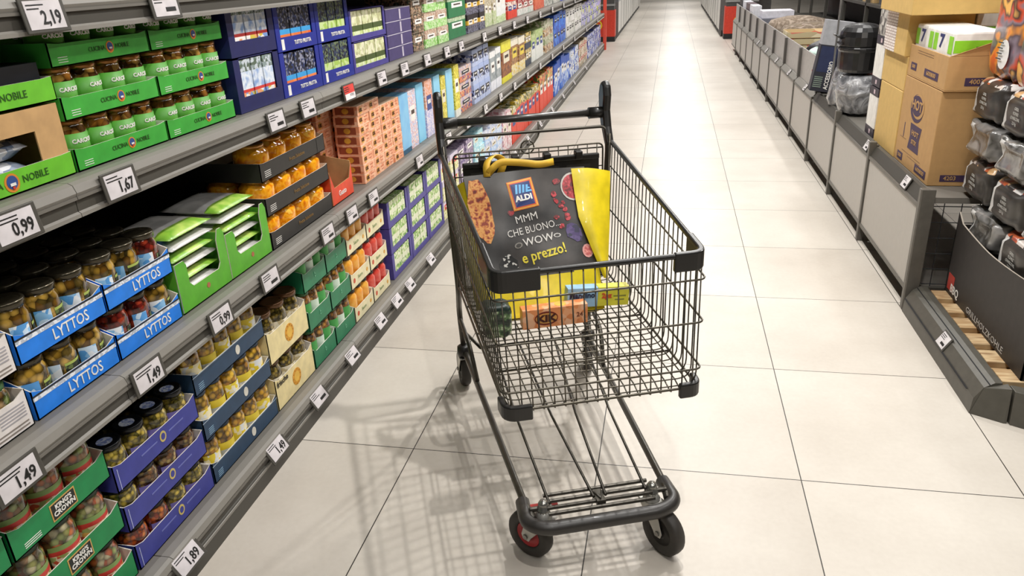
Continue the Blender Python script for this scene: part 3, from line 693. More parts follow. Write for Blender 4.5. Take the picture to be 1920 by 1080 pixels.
# ---- far goods on the left shelves: (shelf, y0, y1, height, layers, columns, bands, noun, where)
def sp(*c, s=40, **k): return spots(list(c), s * (1 if k.get('smooth') else 1.9), **k)
def mt_(h): return mat(h, .5)
FARG = [
 (3, 3.885, 4.07, .27, 3, 1, [(1, sp('6a5040', 'a88a6a', '3a2c24', 'c8a890', '4a5a4a', s=70))], 'brown mosaic-print carton', 'beside flat purple boxes'),
 (3, 4.085, 4.54, .27, 3, 2, [(.5, sp('a8d888', '8ac860', 'd8e8c0', s=60)), (.5, sp('c8a890', 'e0d8c8', 'b08a78', s=80))], 'pale green carton', 'beside the brown mosaic cartons'),
 (3, 4.56, 4.97, .24, 2, 1, [(.8, mt_('2f7a4c')), (.2, sp('d8e0c8', '9ab88a', s=60))], 'dark green carton', 'right of the pale green cartons'),
 (3, 4.99, 5.5, .22, 2, 3, [(.45, sp('3a3840', '5a5868', '8a8aa0', s=60)), (.25, mt_('e0b43c')), (.3, mt_('2a2226'))], 'dark yellow-lidded pack', 'right of the dark green cartons'),
 (3, 5.52, 5.87, .2, 1, 3, [(.5, sp('b8c890', 'd8dcc0', s=50)), (.5, sp('e0d8c8', 'c8bca0', 'a89a7a', s=50))], 'olive and cream pack', 'left of the tall white cartons'),
 (3, 5.89, 6.27, .28, 1, 2, [(.2, sp('e0ecc8', 'b8cc90', s=50)), (.8, mt_('eceeec'))], 'tall white carton', 'on the top shelf'),
 (3, 6.3, 6.72, .26, 2, 2, [(.5, mt_('e04430')), (.5, sp('f0e0d0', 'b03028', 'f4f0ea', s=40))], 'red and white carton', 'right of tall white cartons'),
 (3, 6.76, 7.55, .26, 2, 3, [(.4, sp('ece4e0', 'c8d4c8', s=30)), (.6, sp('8a2028', 'e8d8d0', 'b83830', s=30))], 'maroon and white pack', 'on the top shelf past the red cartons'),
 (3, 7.6, 8.2, .28, 1, 3, [(1, sp('d8604a', 'e07a5a', s=20))], 'salmon red carton', 'on the top shelf'),
 (3, 8.22, 9.45, .27, 2, 4, [(1, sp('c8c8c0', 'e4e0d8', '8a9088', s=20))], 'grey-white pack', 'past the salmon red cartons'),
 (3, 9.5, 10.5, .27, 1, 4, [(1, sp('5a6ad8', '8a9ae8', s=12))], 'blue pack', 'on the top shelf at the frame edge'),
 (3, 10.6, 15.0, .27, 1, 12, [(1, sp('8a7a9a', '3a4a9a', 'd8d0d8', s=10))], 'purple-grey pack', 'at the far end of the top shelf'),
 (2, 3.555, 3.70, .29, 1, 1, [(.08, mt_('2c5a78')), (.92, sp('8cc8ec', '78b8e6', s=14, smooth=True))], 'sky blue carton', 'next to the coral stack'),
 (2, 3.705, 3.84, .29, 1, 1, [(1, sp('e8d0d0', 'b8c8ec', 'f0e6e6', 'd8a8a8', s=80))], 'pink and white speckled carton', 'right of the first sky blue carton'),
 (2, 3.85, 3.98, .30, 1, 1, [(1, sp('7cc8ee', '8cd0f0', s=14, smooth=True))], 'second sky blue carton', 'behind the left cart bracket'),
 (2, 3.985, 4.13, .30, 1, 1, [(.5, sp('e8e0ea', 'b8b8e0', s=80)), (.5, sp('e8a888', 'e8d0d0', 'd89070', s=70))], 'white and salmon speckled carton', 'behind the left cart bracket'),
 (2, 4.17, 4.30, .30, 1, 1, [(1, sp('84c8ec', '94d4f0', s=14, smooth=True))], 'third sky blue carton', 'above the cart handle'),
 (2, 4.305, 4.41, .28, 1, 1, [(1, sp('d8c83a', 'e8e07a', 'b8a828', s=70))], 'narrow yellow speckled carton', 'right of third sky blue carton'),
 (2, 4.42, 4.57, .30, 1, 1, [(1, sp('8ccaee', '9cd8f2', s=14, smooth=True))], 'fourth sky blue carton', 'above the cart handle'),
 (2, 4.575, 4.70, .31, 1, 1, [(.15, mt_('e8e8e0')), (.85, sp('e0d438', 'f0e870', 'c0b020', s=60))], 'tall yellow speckled carton', 'right of fourth sky blue carton'),
 (2, 4.72, 5.03, .28, 3, 1, [(.4, sp('c85a3a', '4a4a8a', 's' and 'e0b080', s=40)), (.6, sp('d8c8c0', 'a8a0c8', 'e0b8a0', s=40))], 'multicoloured carton', 'left of the blue-white grid cartons'),
 (2, 5.06, 5.57, .36, 3, 3, [(.25, mt_('b8c4e4')), (.5, sp('e4eaf6', '2c3458', '8a98c8', s=30)), (.25, mt_('a8b8e0'))], 'blue-white coffee carton', 'in the tall grid stack'),
 (2, 5.6, 5.98, .3, 1, 2, [(.25, mt_('e6e8f0')), (.6, sp('8a9498', 'a8b0b4', s=20)), (.15, mt_('f0f0f0'))], 'white and grey carton', 'left of the yellow cartons'),
 (2, 6.0, 6.38, .31, 1, 1, [(.15, mt_('e6dc3c')), (.6, sp('8a4a20', 'a8682c', '6a3418', s=30)), (.25, mt_('e8e04a'))], 'bright yellow carton with brown window', 'on middle shelf'),
 (2, 6.42, 7.04, .3, 1, 2, [(.3, sp('e8c84a', 'e8e0c8', s=40)), (.5, sp('7a5028', 'b88a5a', s=40)), (.2, mt_('efe8d4'))], 'cream carton with brown window', 'right of the yellow carton'),
 (2, 7.07, 7.38, .3, 2, 2, [(.4, mt_('3a4454')), (.6, sp('e0c040', '2a2a24', 'c8b890', s=30))], 'dark and yellow bottle pack', 'right of the cream cartons'),
 (2, 7.42, 8.1, .28, 1, 3, [(.55, mt_('e6e8e2')), (.45, sp('a8c078', 'c8d4a0', s=20))], 'white and green pack', 'right of the dark and yellow packs'),
 (2, 8.16, 8.83, .33, 2, 3, [(.5, sp('c8a070', 'e0d8c8', '6a4a38', s=25)), (.5, sp('d8d0c0', '8a9a6a', s=25))], 'brown and cream box', 'left of the tall blue packs'),
 (2, 8.87, 9.93, .36, 2, 4, [(1, sp('2f6fd8', '4a8ae8', '2a50b8', s=9))], 'tall bright blue pack', 'on the middle shelf'),
 (2, 9.98, 11.7, .34, 2, 6, [(1, sp('e8e6e2', 'cfd0c8', 'f2f0ee', s=9))], 'tall white pack', 'past the bright blue packs'),
 (2, 11.75, 15.0, .34, 2, 10, [(1, sp('b0a8e0', 'd8d4f0', 'd8dc6a', '8a86c8', s=8))], 'lilac pack', 'by the red end post'),
 (1, 4.17, 4.55, .36, 3, 2, [(.7, sp('e8e4a8', 'c8c878', 'f0ecd0', s=50)), (.3, mt_('d8d0e0'))], 'pale yellow pack', 'seen through the left of the cart'),
 (1, 4.57, 4.95, .36, 3, 2, [(1, sp('8a7a9a', 'b8a8c0', '6a5a80', s=40))], 'grey-purple pack', 'seen through the cart basket'),
 (1, 4.97, 5.28, .36, 3, 2, [(1, sp('a8dce8', '8accdc', 'd8eef2', s=40))], 'light cyan pack', 'seen through the cart basket'),
 (1, 5.3, 5.9, .30, 3, 3, [(.5, sp('a8c8f0', 'd8e4f6', s=30)), (.5, sp('e8e8f0', 'b0bcd8', s=30))], 'pale blue pack', 'behind the cart handle'),
 (1, 5.93, 6.26, .30, 1, 2, [(1, sp('e8d0d4', 'f2eaea', 'd8a0a8', s=30))], 'pink-white carton', 'behind the cart handle'),
 (1, 6.28, 7.74, .32, 1, 7, [(.55, mt_('e2452c')), (.25, sp('e2452c', 'c83020', s=10)), (.2, sp('8a7a2c', 'e8e0c0', '3a4a20', 'd8b83c', s=22))], 'tall red carton with tomato print', 'on the lowest shelf'),
 (1, 7.78, 8.75, .37, 1, 4, [(.6, mt_('e4482e')), (.4, sp('d83a28', 'e0c060', '4a5a28', s=18))], 'larger red carton with green print', 'left of the blue cartons'),
 (1, 8.8, 10.3, .38, 1, 5, [(.7, sp('2f62c8', '3a7ae0', 'c8d8f4', s=9)), (.3, mt_('2a58b8'))], 'royal blue and white carton', 'on the lowest shelf'),
 (1, 10.35, 11.3, .36, 2, 4, [(1, sp('c8d4ec', '2f58b8', 'e8ecf4', s=10))], 'blue-white speckled pack', 'past the royal blue cartons'),
 (1, 11.35, 12.5, .36, 2, 5, [(1, sp('c8a88a', 'e4dccc', '8a7a58', s=9))], 'cream and brown pack', 'near the red end post'),
 (1, 12.55, 15.0, .36, 2, 8, [(1, sp('e6e6ea', '3a5ac0', 'c8cce0', '4a4a9a', s=7))], 'white and blue pack', 'next to the red end post'),
]
for lv, y0, y1, h, nl, nc, bd, noun, where in FARG:
    w_ = (y1 - y0) / nc; hh = h / nl
    P = pack('goods_carton', w_ - .010, .24, hh - .001, bd)
    if 'carton' in noun or 'pack' in noun:
        random.seed(int(y0 * 100)); lc = random.choice(['f0ece6', '2c2c34', 'e8e0c8', '3a4a8a', 'c83c30', 'e8d050', 'f4f2ee'])
        if 'sky blue' not in noun: rect_(P, (w_ - .01) * .62, hh * .26, (.0006, 0, hh * .60), 'L', mat(lc, .5), 'front_label'); rect_(P, (w_ - .01) * .4, hh * .07, (.0012, 0, hh * .62), 'L', mat('4a3a34' if lc[0] in 'ef' else 'e8e4dc', .5), 'label_print')
    for l in range(nl):
        for c in range(nc):
            on = ordn(c, nc) if c < 7 or c == nc - 1 else '%s from right' % {2: 'second', 3: 'third', 4: 'fourth', 5: 'fifth', 6: 'sixth', 7: 'seventh'}.get(nc - c, 'middle')
            oo = put(P, (XF - random.uniform(0, .012), y0 + w_ * (c + .5), SZ[lv] + .0005 + l * hh), ' '.join(x for x in [LAY[nl][l], noun + (',' if on else ''), on, where] if x), 'carton', noun + 's ' + where)
            if l == nl - 1 and (nc > 1 or nl > 1): oo.scale = (1, 1, random.uniform(.84, 1.02))

# ---------------------------------------------------------------- right side : low display bins
PAN = mat('b4afa8', .4, .0, noise=.015); PANF = mat('625e57', .42, .15)
XR = 1.085
def bin_unit(name, upper, L_=.944):
    e = empty(name, (XR, 0, 0))
    kid(e, obj('front_panel', MB().box(0, .012, .03, L_ - .012, .105, .475, PAN), e, bevel=.003))
    fr = MB(); fr.box(-.004, .014, .0, L_, .088, .107, PANF); fr.box(-.004, .014, .03, L_, .470, .486, PANF)
    kid(e, obj('panel_frame', fr, e))
    ptop = .56 if not upper else .50
    for_post = MB().box(-.008, .03, 0, .032, 0, ptop, PANF); kid(e, obj('post', for_post, e, bevel=.003))
    if not upper:
        r = MB(); r.prism([(.004, .032, .487), (.03, .032, .535), (.05, .032, .535), (.05, .032, .487)][::-1], (0, L_ - .032, 0), RACKD); kid(e, obj('price_rail', r, e))
        kid(e, obj('shelf', MB().box(.05, .60, .0, L_ - .001, .50, .525, RACK), e))
    else:
        r = MB(); r.prism([(.0, .032, .487), (.03, .032, .525), (.05, .032, .525), (.05, .032, .487)][::-1], (0, L_ - .032, 0), LIP); kid(e, obj('price_rail', r, e))
        kid(e, obj('upper_panel', MB().box(.04, .05, .032, L_ - .001, .526, .77, mat('aaa6a2', .35, .1)), e, bevel=.002))
        kid(e, obj('upper_post', MB().box(.0, .04, -.05, .05, .5, .76, mat('4a4642', .45)), e) if False else obj('corner_plate', MB().box(.018, .0395, .0, .045, .526, .765, mat('4e4a46', .45)), e))
        kid(e, obj('shelf', MB().box(.05, 1.0, .0, L_ - .001, .60, .62, RACKD), e)); 
    kid(e, obj('base_gap_shade', MB().box(.07, .08, 0, L_ - .001, 0, .09, mat('2a2622', .6)), e))  # dark sheet standing in for the shade in the open base gap
    return e
ys_n = [3.43, 4.374, 5.318]
u0 = bin_unit('display_bin', False)
for i, y in enumerate(ys_n):
    o = u0 if i == 0 else dup(u0)
    o.location = (XR, y, 0)
    tag(o, ['nearest low grey-panelled bin, carton boxes standing on it', 'second low grey-panelled bin, under the silver-wrapped pot', 'third low grey-panelled bin, low top, under the dark tilted package'][i], 'bin', 'grey-panelled bins along the right')
ep = obj('end_panel', MB().box(.03, .6, 0, .02, .0, .10, PANF), None, (XR, 3.408, 0))
bpy.data.objects.remove(ep)
u1 = bin_unit('display_bin', True)
NB = ['first tall', 'second tall', 'third tall', 'fourth tall', 'fifth tall', 'sixth tall', 'seventh tall', 'eighth tall', 'farthest tall']
y = 6.27
for i in range(9):
    o = u1 if i == 0 else dup(u1)
    o.location = (XR, y, 0); tag(o, '%s two-tier grey bin beyond the low bins on the right' % NB[i], 'bin', 'grey-panelled bins along the right'); y += .944
YE = y
# wire side of the nearest bin (black mesh end)
e = MB(); BW_ = mat('3a3a3c', .4, .5)
for k in range(8): e.tube([(.03 + k * .07, 0, .1), (.03 + k * .07, 0, .495)], .0022, BW_, 5)
for k in range(6): e.tube([(.03, 0, .12 + k * .072), (.55, 0, .12 + k * .072)], .0022, BW_, 5)
o = obj('wire_panel', e, u0, (0, .022, 0))
o2 = obj('back_panel', MB().box(.60, .61, 0, .94, .0, .52, DARK), u0)
obj('end_frame', MB().box(-.006, .05, -.006, .0, 0, .56, PANF), u0, bevel=.002)
obj('end_cross_bar', MB().box(.05, .58, .0, .02, .085, .11, RACKD), u0)
def rtag(x, y, z, label, tilt=-.5, txt=''):
    e = price_tag(x, y, z, txt, label, 'R', s=.8); e.rotation_euler = (0, 0, PI)
    e.rotation_euler = (Matrix.Rotation(tilt, 4, 'Y') @ Matrix.Rotation(PI, 4, 'Z')).to_euler(); return e
rtag(1.094, 3.72, .516, 'white price tag on the right rail beneath the big brown carton', .45)
rtag(1.094, 4.50, .516, 'white price tag on the right rail left of the brown cartons', .45)
for k in range(5):
    rtag(1.094, 6.7 + k * .95, .508, 'small white price tag on the right, %s tall bin' % NB[k].split()[0], .6)

# brown cartons stacked on the nearest bin
def carton(name, x0, x1, y0, y1, z0, z1, m_, label, open_top=False):
    b = MB()
    if open_top:
        t = .005; X, Y, Z = x1 - x0, y1 - y0, z1 - z0
        b.box(0, X, 0, Y, 0, t, m_); b.box(0, X, 0, t, t, Z, m_); b.box(0, X, Y - t, Y, t, Z, m_); b.box(0, t, t, Y - t, t, Z, m_); b.box(X - t, X, t, Y - t, t, Z, m_)
        b.prism([(0, 0, Z), (X, 0, Z), (X, -.0, Z + .11), (X * .5, -.02, Z + .075)], (0, .004, 0), m_)
    else: b.box(0, x1 - x0, 0, y1 - y0, 0, z1 - z0, m_)
    o = obj(name, b, None, (x0, y0, z0), bevel=.003); return tag(o, label, 'box')
KR = mat('bd9460', .75, noise=.03); KY = mat('d2ae68', .7, noise=.03); VI = mat('43304e', .6)
BX = 1.15
c1 = carton('cardboard_carton', BX, 1.55, 3.615, 4.17, .526, .938, KR, 'large brown carton with round purple emblem on the near bin')
disc_(c1, .1, (-.001, .30, .29), 'R', VI, 'emblem', .64, 32); disc_(c1, .09, (-.0018, .285, .300), 'R', KR, 'emblem_ring', .62, 32); disc_(c1, .08, (-.0026, .30, .302), 'R', VI, 'emblem_core', .58, 32)
text(c1, 'HOT', .062, (-.0034, .30, .302), 'R', KR, .0016, sx=1.25)
b = MB(); b.prism([(0, .09, 0), (0, -.085, 0), (0, -.07, .06), (0, -.085, .12), (0, .09, .12), (0, .075, .06)][::-1], (.0008, 0, 0), VI); obj('box_emblem', b, c1, (-.001, .27, .095))
text(c1, 'HOT', .034, (-.002, .27, .175), 'R', KR, .0005, sx=1.5); text(c1, 'STIX', .028, (-.002, .27, .135), 'R', KR, .0005, sx=1.4)
b = MB(); [b.box(-.0008, 0, .14, .44 - .1 * k, .068 - .012 * k, .071 - .012 * k, mat('8a6a48', .6)) for k in range(2)]; b.box(-.0008, 0, .445, .455, .13, .2, VI); b.box(-.0008, 0, .40, .50, .125, .128, mat('8a6a48', .6)); obj('small_print', b, c1)
rect_(c1, .17, .036, (-.001, .12, .035), 'R', VI); text(c1, '600800', .026, (-.002, .12, .035), 'R', KR, .0003, sx=1.6)
rect_(c1, .09, .036, (-.001, .46, .035), 'R', VI); text(c1, '500', .024, (-.002, .46, .035), 'R', KR, .0003, sx=1.5)
rect_(c1, .1, .03, (.1, -.001, .035), 'F', VI); text(c1, '4203', .026, (.09, -.002, .035), 'F', KR, .0004)
c2 = carton('cardboard_carton', BX - .004, 1.55, 4.175, 4.60, .526, .855, KY, 'plain yellow-brown carton behind the large brown emblem carton')
c3 = carton('cardboard_carton', BX, 1.55, 3.60, 4.165, .9405, 1.085, KR, 'open brown carton on top of the large brown emblem carton', True)
rect_(c3, .2, .034, (-.001, .2, .045), 'R', VI); text(c3, '600800', .026, (-.002, .2, .045), 'R', KR, .0003, sx=1.7)
rect_(c3, .09, .034, (-.001, .47, .05), 'R', VI); text(c3, '500', .022, (-.002, .47, .05), 'R', KR, .0003, sx=1.5)
rect_(c3, .11, .034, (.13, -.001, .04), 'F', VI); text(c3, '4003', .028, (.12, -.002, .04), 'F', KR, .0004)
b = MB(); [b.box(-.0006, 0, .2, .44, .115 + k * .01, .118 + k * .01, mat('8a6a48', .6)) for k in range(2)]; obj('small_print', b, c3)
c4 = carton('cardboard_carton', BX - .002, 1.55, 4.175, 4.62, .857, 1.02, KY, 'yellow-brown carton behind the open carton')
# white-green packs in the open carton
P = obj('briquette_pack', MB().box(-.2, 0, -.13, .13, 0, .235, WHITE), bevel=.01)
text(P, '7', .075, (.0009, -.02, .185), 'L', mat('25306a', .5), .003, sx=1.5)
rect_(P, .05, .07, (.0009, .10, .18), 'L', mat('8ed42c', .45), 'lime_print'); rect_(P, .05, .07, (.0009, -.10, .18), 'L', mat('8ed42c', .45), 'lime_print')
b = MB(); b.box(-.195, -.005, .130, .1309, .15, .2, mat('8ed42c', .45)); b.box(-.12, -.09, .1309, .1315, .165, .175, INK); kid(P, obj('lime_side_print', b, P))
for i, (yy, nm) in enumerate(((3.745, 'near'), (4.015, 'far'))):
    put(P, (1.365 - .205, yy, .9465), 'white and lime green pack, %s one in the open carton' % nm, 'pack', 'white and lime packs', PI)
c6 = carton('cardboard_carton', 1.13, 1.42, 4.185, 4.385, 1.0215, 1.222, KY, 'upright yellow-brown carton behind the white-green packs')
wk_loc = (1.13, 4.395, 1.0215)
c5 = carton('cardboard_carton', 1.09, 1.46, 4.02, 4.60, 1.2235, 1.45, KY, 'large yellow-brown carton at the upper right, under the top edge')
def brickm(c1, c2, mo, w_, h_):
    m = bpy.data.materials.new('woven'); m.use_nodes = True; nt = m.node_tree; b = nt.nodes['Principled BSDF']; L = nt.links.new
    tc = nt.nodes.new('ShaderNodeTexCoord'); sx_ = nt.nodes.new('ShaderNodeSeparateXYZ'); cx = nt.nodes.new('ShaderNodeCombineXYZ'); ad = nt.nodes.new('ShaderNodeMath')
    L(tc.outputs['Object'], sx_.inputs[0]); L(sx_.outputs[0], ad.inputs[0]); L(sx_.outputs[1], ad.inputs[1]); L(ad.outputs[0], cx.inputs[0]); L(sx_.outputs[2], cx.inputs[1])
    t = nt.nodes.new('ShaderNodeTexBrick'); t.inputs['Scale'].default_value = 1; t.inputs['Brick Width'].default_value = w_; t.inputs['Row Height'].default_value = h_; t.inputs['Mortar Size'].default_value = h_ * .16
    t.inputs['Color1'].default_value = hx(c1) + (1,); t.inputs['Color2'].default_value = hx(c2) + (1,); t.inputs['Mortar'].default_value = hx(mo) + (1,)
    L(cx.outputs[0], t.inputs['Vector']); L(t.outputs['Color'], b.inputs['Base Color']); b.inputs['Roughness'].default_value = .6
    return m
wk = MB(); wk.box(0, .3, 0, .205, 0, .2, brickm('f2eae6', 'e4d8d2', 'b09c94', .045, .014))
o = obj('wicker_box', wk, None, wk_loc, bevel=.004); tag(o, 'white woven-pattern box left of the white-green packs', 'box')
o = obj('briquette_bag', MB().box(0, .13, 0, .17, 0, .13, mat('8ed42c', .45)).box(0, .13, 0, .17, .13, .30, WHITE), None, (1.43, 4.19, 1.0215), bevel=.008)
disc_(o, .035, (.065, -.001, .22), 'F', VI, 'emblem', .6); disc_(o, .026, (.065, -.0018, .22), 'F', WHITE, 'emblem_ring', .55)
tag(o, 'white and lime bag standing between carton and flame-print bags', 'bag')
# white boxes with dark ends beside cartons
for k, (z0, nm) in enumerate(((.526, 'lower'), (.8025, 'upper'))):
    b = MB(); b.box(0, .3, 0, .19, .05, .225, WHITE); b.box(-.001, .3, -.001, .191, 0, .05, mat('37303a', .5)); b.box(-.001, .3, -.001, .191, .225, .27, mat('37303a', .5)); b.box(-.0018, -.001, .07, .1, .012, .035, mat('d8c0c8', .5)); b.box(-.0018, -.001, .07, .1, .235, .258, mat('d8c0c8', .5))
    o = obj('white_carton', b, None, (1.15, 4.64, z0), bevel=.002); tag(o, '%s white carton with dark ends beside the brown cartons' % nm, 'box', 'white cartons with dark ends')
b = MB(); b.box(0, .3, 0, .19, 0, .25, spots(['6a6660', 'a8a49c', '4a4844', 'd0ccc4'], 40, .3)); o = obj('grey_printed_carton', b, None, (1.15, 4.64, 1.0745)); tag(o, 'grey printed carton on top of the white cartons, top edge', 'box')

# silver foil wrapped pot, black drum grill, tilted dark package
def wrap_mat():
    m = bpy.data.materials.new('plastic_film'); m.use_nodes = True; nt = m.node_tree; b = nt.nodes['Principled BSDF']
    tc = nt.nodes.new('ShaderNodeTexCoord'); n = nt.nodes.new('ShaderNodeTexNoise'); n.inputs['Scale'].default_value = 9; n.inputs['Detail'].default_value = 4; n.inputs['Distortion'].default_value = 1.5
    nt.links.new(tc.outputs['Object'], n.inputs['Vector'])
    r = nt.nodes.new('ShaderNodeValToRGB'); nt.links.new(n.outputs['Fac'], r.inputs[0])
    r.color_ramp.elements[0].position = .35; r.color_ramp.elements[0].color = hx('55565a') + (1,); r.color_ramp.elements[1].position = .62; r.color_ramp.elements[1].color = hx('b4b4b6') + (1,)
    nt.links.new(r.outputs[0], b.inputs['Base Color']); b.inputs['Roughness'].default_value = .16; b.inputs['Coat Weight'].default_value = .6
    bp = nt.nodes.new('ShaderNodeBump'); bp.inputs['Strength'].default_value = 1; bp.inputs['Distance'].default_value = .03; nt.links.new(n.outputs['Fac'], bp.inputs['Height']); nt.links.new(bp.outputs[0], b.inputs['Normal'])
    return m
FILM = wrap_mat()
def blob(prof, n, amp, seed, mt, c=(0, 0, 0), sx=1, sy=1):
    b = MB(); b.lathe(prof, mt, n)
    random.seed(seed); ph = [random.uniform(0, 6.28) for _ in range(8)]
    out = []
    for (x, y_, z) in b.v:
        a = math.atan2(y_, x); r = math.hypot(x, y_)
        k = 1 + amp * (math.sin(5 * a + ph[0] + z * 20) + .7 * math.sin(9 * a + ph[1] - z * 31) + .5 * math.sin(14 * a + ph[2] + z * 47)) / 2
        out.append((c[0] + r * k * math.cos(a) * sx, c[1] + r * k * math.sin(a) * sy, c[2] + z))
    b.v = out; return b
pot = obj('wrapped_grill_bowl', blob([(.09, 0), (.13, .02), (.15, .09), (.155, .15), (.165, .165), (.155, .2), (.15, .26), (.12, .29), (.05, .3)], 48, .03, 3, FILM).mesh('m', True), None, (1.205, 5.40, .536))
pot.scale = (.82, 1.0, .84)
tag(pot, 'grey bowl wrapped in crinkled clear film under the black drum', 'grill')
sk = obj('film_skirt', blob([(.17, 0), (.19, .05), (.16, .2), (.13, .3), (.03, .42), (.02, .42)], 60, .08, 9, FILM).mesh('m', True), None, (1.20, 5.74, .536)); sk.scale = (.58, .62, .8)
tag(sk, 'crumpled clear plastic film bundle left of the black drum', 'plastic film')
b = MB(); BD = mat('1a191a', .3, 0, .3)
b.lathe([(.10, 0), (.14, .01), (.15, .03), (.155, .15), (.163, .16), (.163, .175), (.155, .185)], BD, 24)
dr = empty('drum_grill', (1.195, 5.42, .790)); obj('lower_shell', b.mesh('m', False), dr, bevel=.004)
b = MB(); b.lathe([(.158, .188), (.16, .25), (.152, .285), (.13, .312), (.09, .328), (.04, .336), (0, .337)], BD, 24); obj('lid', b.mesh('m', False), dr, bevel=.004)
b = MB(); b.tube(rounded([(-.155, -.05, .24), (-.195, -.05, .26), (-.195, .05, .26), (-.155, .05, .24)], .02), .008, BD); obj('handle', b.mesh('m', True), dr)
b = MB(); [b.box(-.166 - .0, -.150, -.06 + k * .022, -.052 + k * .022, .2, .212, mat('343236', .4)) for k in range(6)]; obj('vent', b, dr)
dr.scale = (.82, 1.0, .9)
tag(dr, 'black ribbed drum grill on top of the film-wrapped bowl', 'grill')
b = MB(); b.box(0, .20, 0, .09, 0, .33, mat('2c2d36', .45)); b.box(0, .20, 0, .09, .33, .50, mat('a9aaae', .3)); b.box(.01, .13, -.0008, 0, .14, .32, mat('2a3252', .45))
tp = obj('tilted_package', b, None, (1.03, 6.10, .575), bevel=.004); tp.rotation_euler = (0.0, .14, 0)
b = MB(); b.prism([(.14, 0, .04), (.195, 0, .02), (.195, 0, .40), (.17, 0, .40), (.13, 0, .30), (.155, 0, .2)], (0, .0006, 0), mat('e0a83c', .5)); obj('yellow_print', b, tp, (0, -.0012, 0))
text(tp, 'ACCESSORIO', .042, (.105, -.001, .12), 'F', WHITE, .001, rot=PI / 2, sx=.8)
b = MB(); [b.box(.01, .07, -.0008, 0, .03 + .014 * k, .036 + .014 * k, mat('8a9a8c', .5)) for k in range(6)]; obj('small_print', b, tp)
tag(tp, 'dark tilted package with yellow print and grey top on the third bin', 'package')
# clear hood frame and hanging goods behind
fe = empty('metal_display_frame', (0, 0, .526)); FMm = mat('8a8884', .3, .6)
for x_, y_ in ((1.27, 4.87), (1.145, 5.93), (1.65, 4.87), (1.65, 5.93)): obj('frame_post', MB().box(x_ - .006, x_ + .006, y_ - .006, y_ + .006, 0, 1.08, FMm), fe)
for y_ in (4.87, 5.93): obj('frame_bar', MB().box(1.139, 1.656, y_ - .006, y_ + .006, 1.08, 1.092, FMm), fe)
tag(fe, 'thin upright metal frame standing around the black drum', 'frame')

# goods in the two-tier bins
def tag_(o, l, c, g=None): return tag(o, l, c, g)
random.seed(21)
GO = [(6.5, 1.3, 'a83a28', 'red folded bag lying in the first tall bin', 'bag', .5, .3, .1), (6.95, 1.35, '24201e', 'black garment heap in the first tall bin', 'garment', .5, .36, .15),
      (7.45, 1.3, 'd8d03a', 'small yellow bag in the second tall bin', 'bag', .2, .2, .14), (7.75, 1.45, '26242a', 'black garment in the second tall bin', 'garment', .5, .3, .18), (7.27, 1.2, 'b8d0c4', 'pale mint pack in the first tall bin, far side', 'pack', .16, .2, .15)]
for y_, x_, hcol, lb, ct, wx, wy, hz in GO:
    n = 14; P_ = []
    prof = [(wx / 2 * math.sin(PI * .5 * (1 - (k / 6) ** 3)) if k < 6 else .0, hz * (k / 6)) for k in range(7)]
    o = obj('soft_bag' if ct != 'garment' else 'garment', blob([(max(r, .001), z) for r, z in prof], 28, .08, int(y_ * 10), spots([hcol, hcol, '3a3634'], 12, .5, smooth=True)).mesh('m', True), None, (x_ + .05, y_, .6215)); o.scale = (1, wy / wx, 1)
    tag_(o, lb, ct)
# long cream open trays crossing the third to fifth tall bins
for k in range(3):
    b = MB(); X_, Y_ = .85, .42; cm = spots(['e8dcb8', 'e0d4b0', 'd8806a', 'c8b890'], 9, .5, stretch=(.6, 1, 1))
    b.box(0, X_, 0, Y_, 0, .004, KRAFT); b.box(0, X_, 0, .004, .004, .055, cm); b.box(0, X_, Y_ - .004, Y_, .004, .055, cm); b.box(0, .004, .004, Y_ - .004, .004, .055, cm); b.box(X_ - .004, X_, .004, Y_ - .004, .004, .055, cm)
    o = obj('cream_tray', b, None, (1.15, 8.32 + k * .0, .6215 + k * .062)); tag(o, '%s of the three cream printed trays in the third tall bin' % LAY[3][k], 'tray', 'cream printed trays')
for i, (y_, x_, hz, cols, lb) in enumerate(((9.35, 1.55, .2, ['8a7a66', '6a5c4c', 'a8988a'], 'brown furry cushion in the fourth tall bin'), (9.0 + .55 + .6, 1.5, .22, ['9a8a7a', '7a6a5a', 'b0a090'], 'taupe furry cushion in the fifth tall bin'), (8.55, 1.75, .0, ['26242a', '1a1a1c'], ''))):
    if not lb: continue
    o = obj('cushion', blob([(.30, 0), (.33, hz * .4), (.28, hz * .8), (.12, hz * .98), (.001, hz)], 36, .05, i + 40, spots(cols, 18, .9, smooth=True)).mesh('m', True), None, (x_, y_, .6215)); o.scale = (1.1, .95, 1); tag_(o, lb, 'cushion')
b = MB(); b.box(0, .5, 0, .5, 0, .13, mat('7a7a86', .5)); b.box(.05, .45, .05, .45, .13, .22, mat('e8e6ee', .5))
o = obj('electric_appliance_box', b, None, (1.14, 11.1, .6215), bevel=.004); tag(o, 'grey and white appliance box in the sixth tall bin', 'box')
for i in range(4):
    b = MB(); b.box(0, .12, 0, .5, 0, .24, [mat('e8e8ee', .5), mat('6a5a5e', .5), mat('dcdce4', .5), mat('2c2a30', .5)][i]); o = obj('upright_carton', b, None, (1.15 + i * .0, 12.05 + i * .62, .6215), bevel=.003)
    tag(o, ['pale upright carton in the seventh tall bin', 'brown upright carton in the seventh tall bin, far side', 'pale upright carton in the eighth tall bin', 'black upright carton in the farthest tall bin'][i], 'carton', 'upright cartons in the far bins')

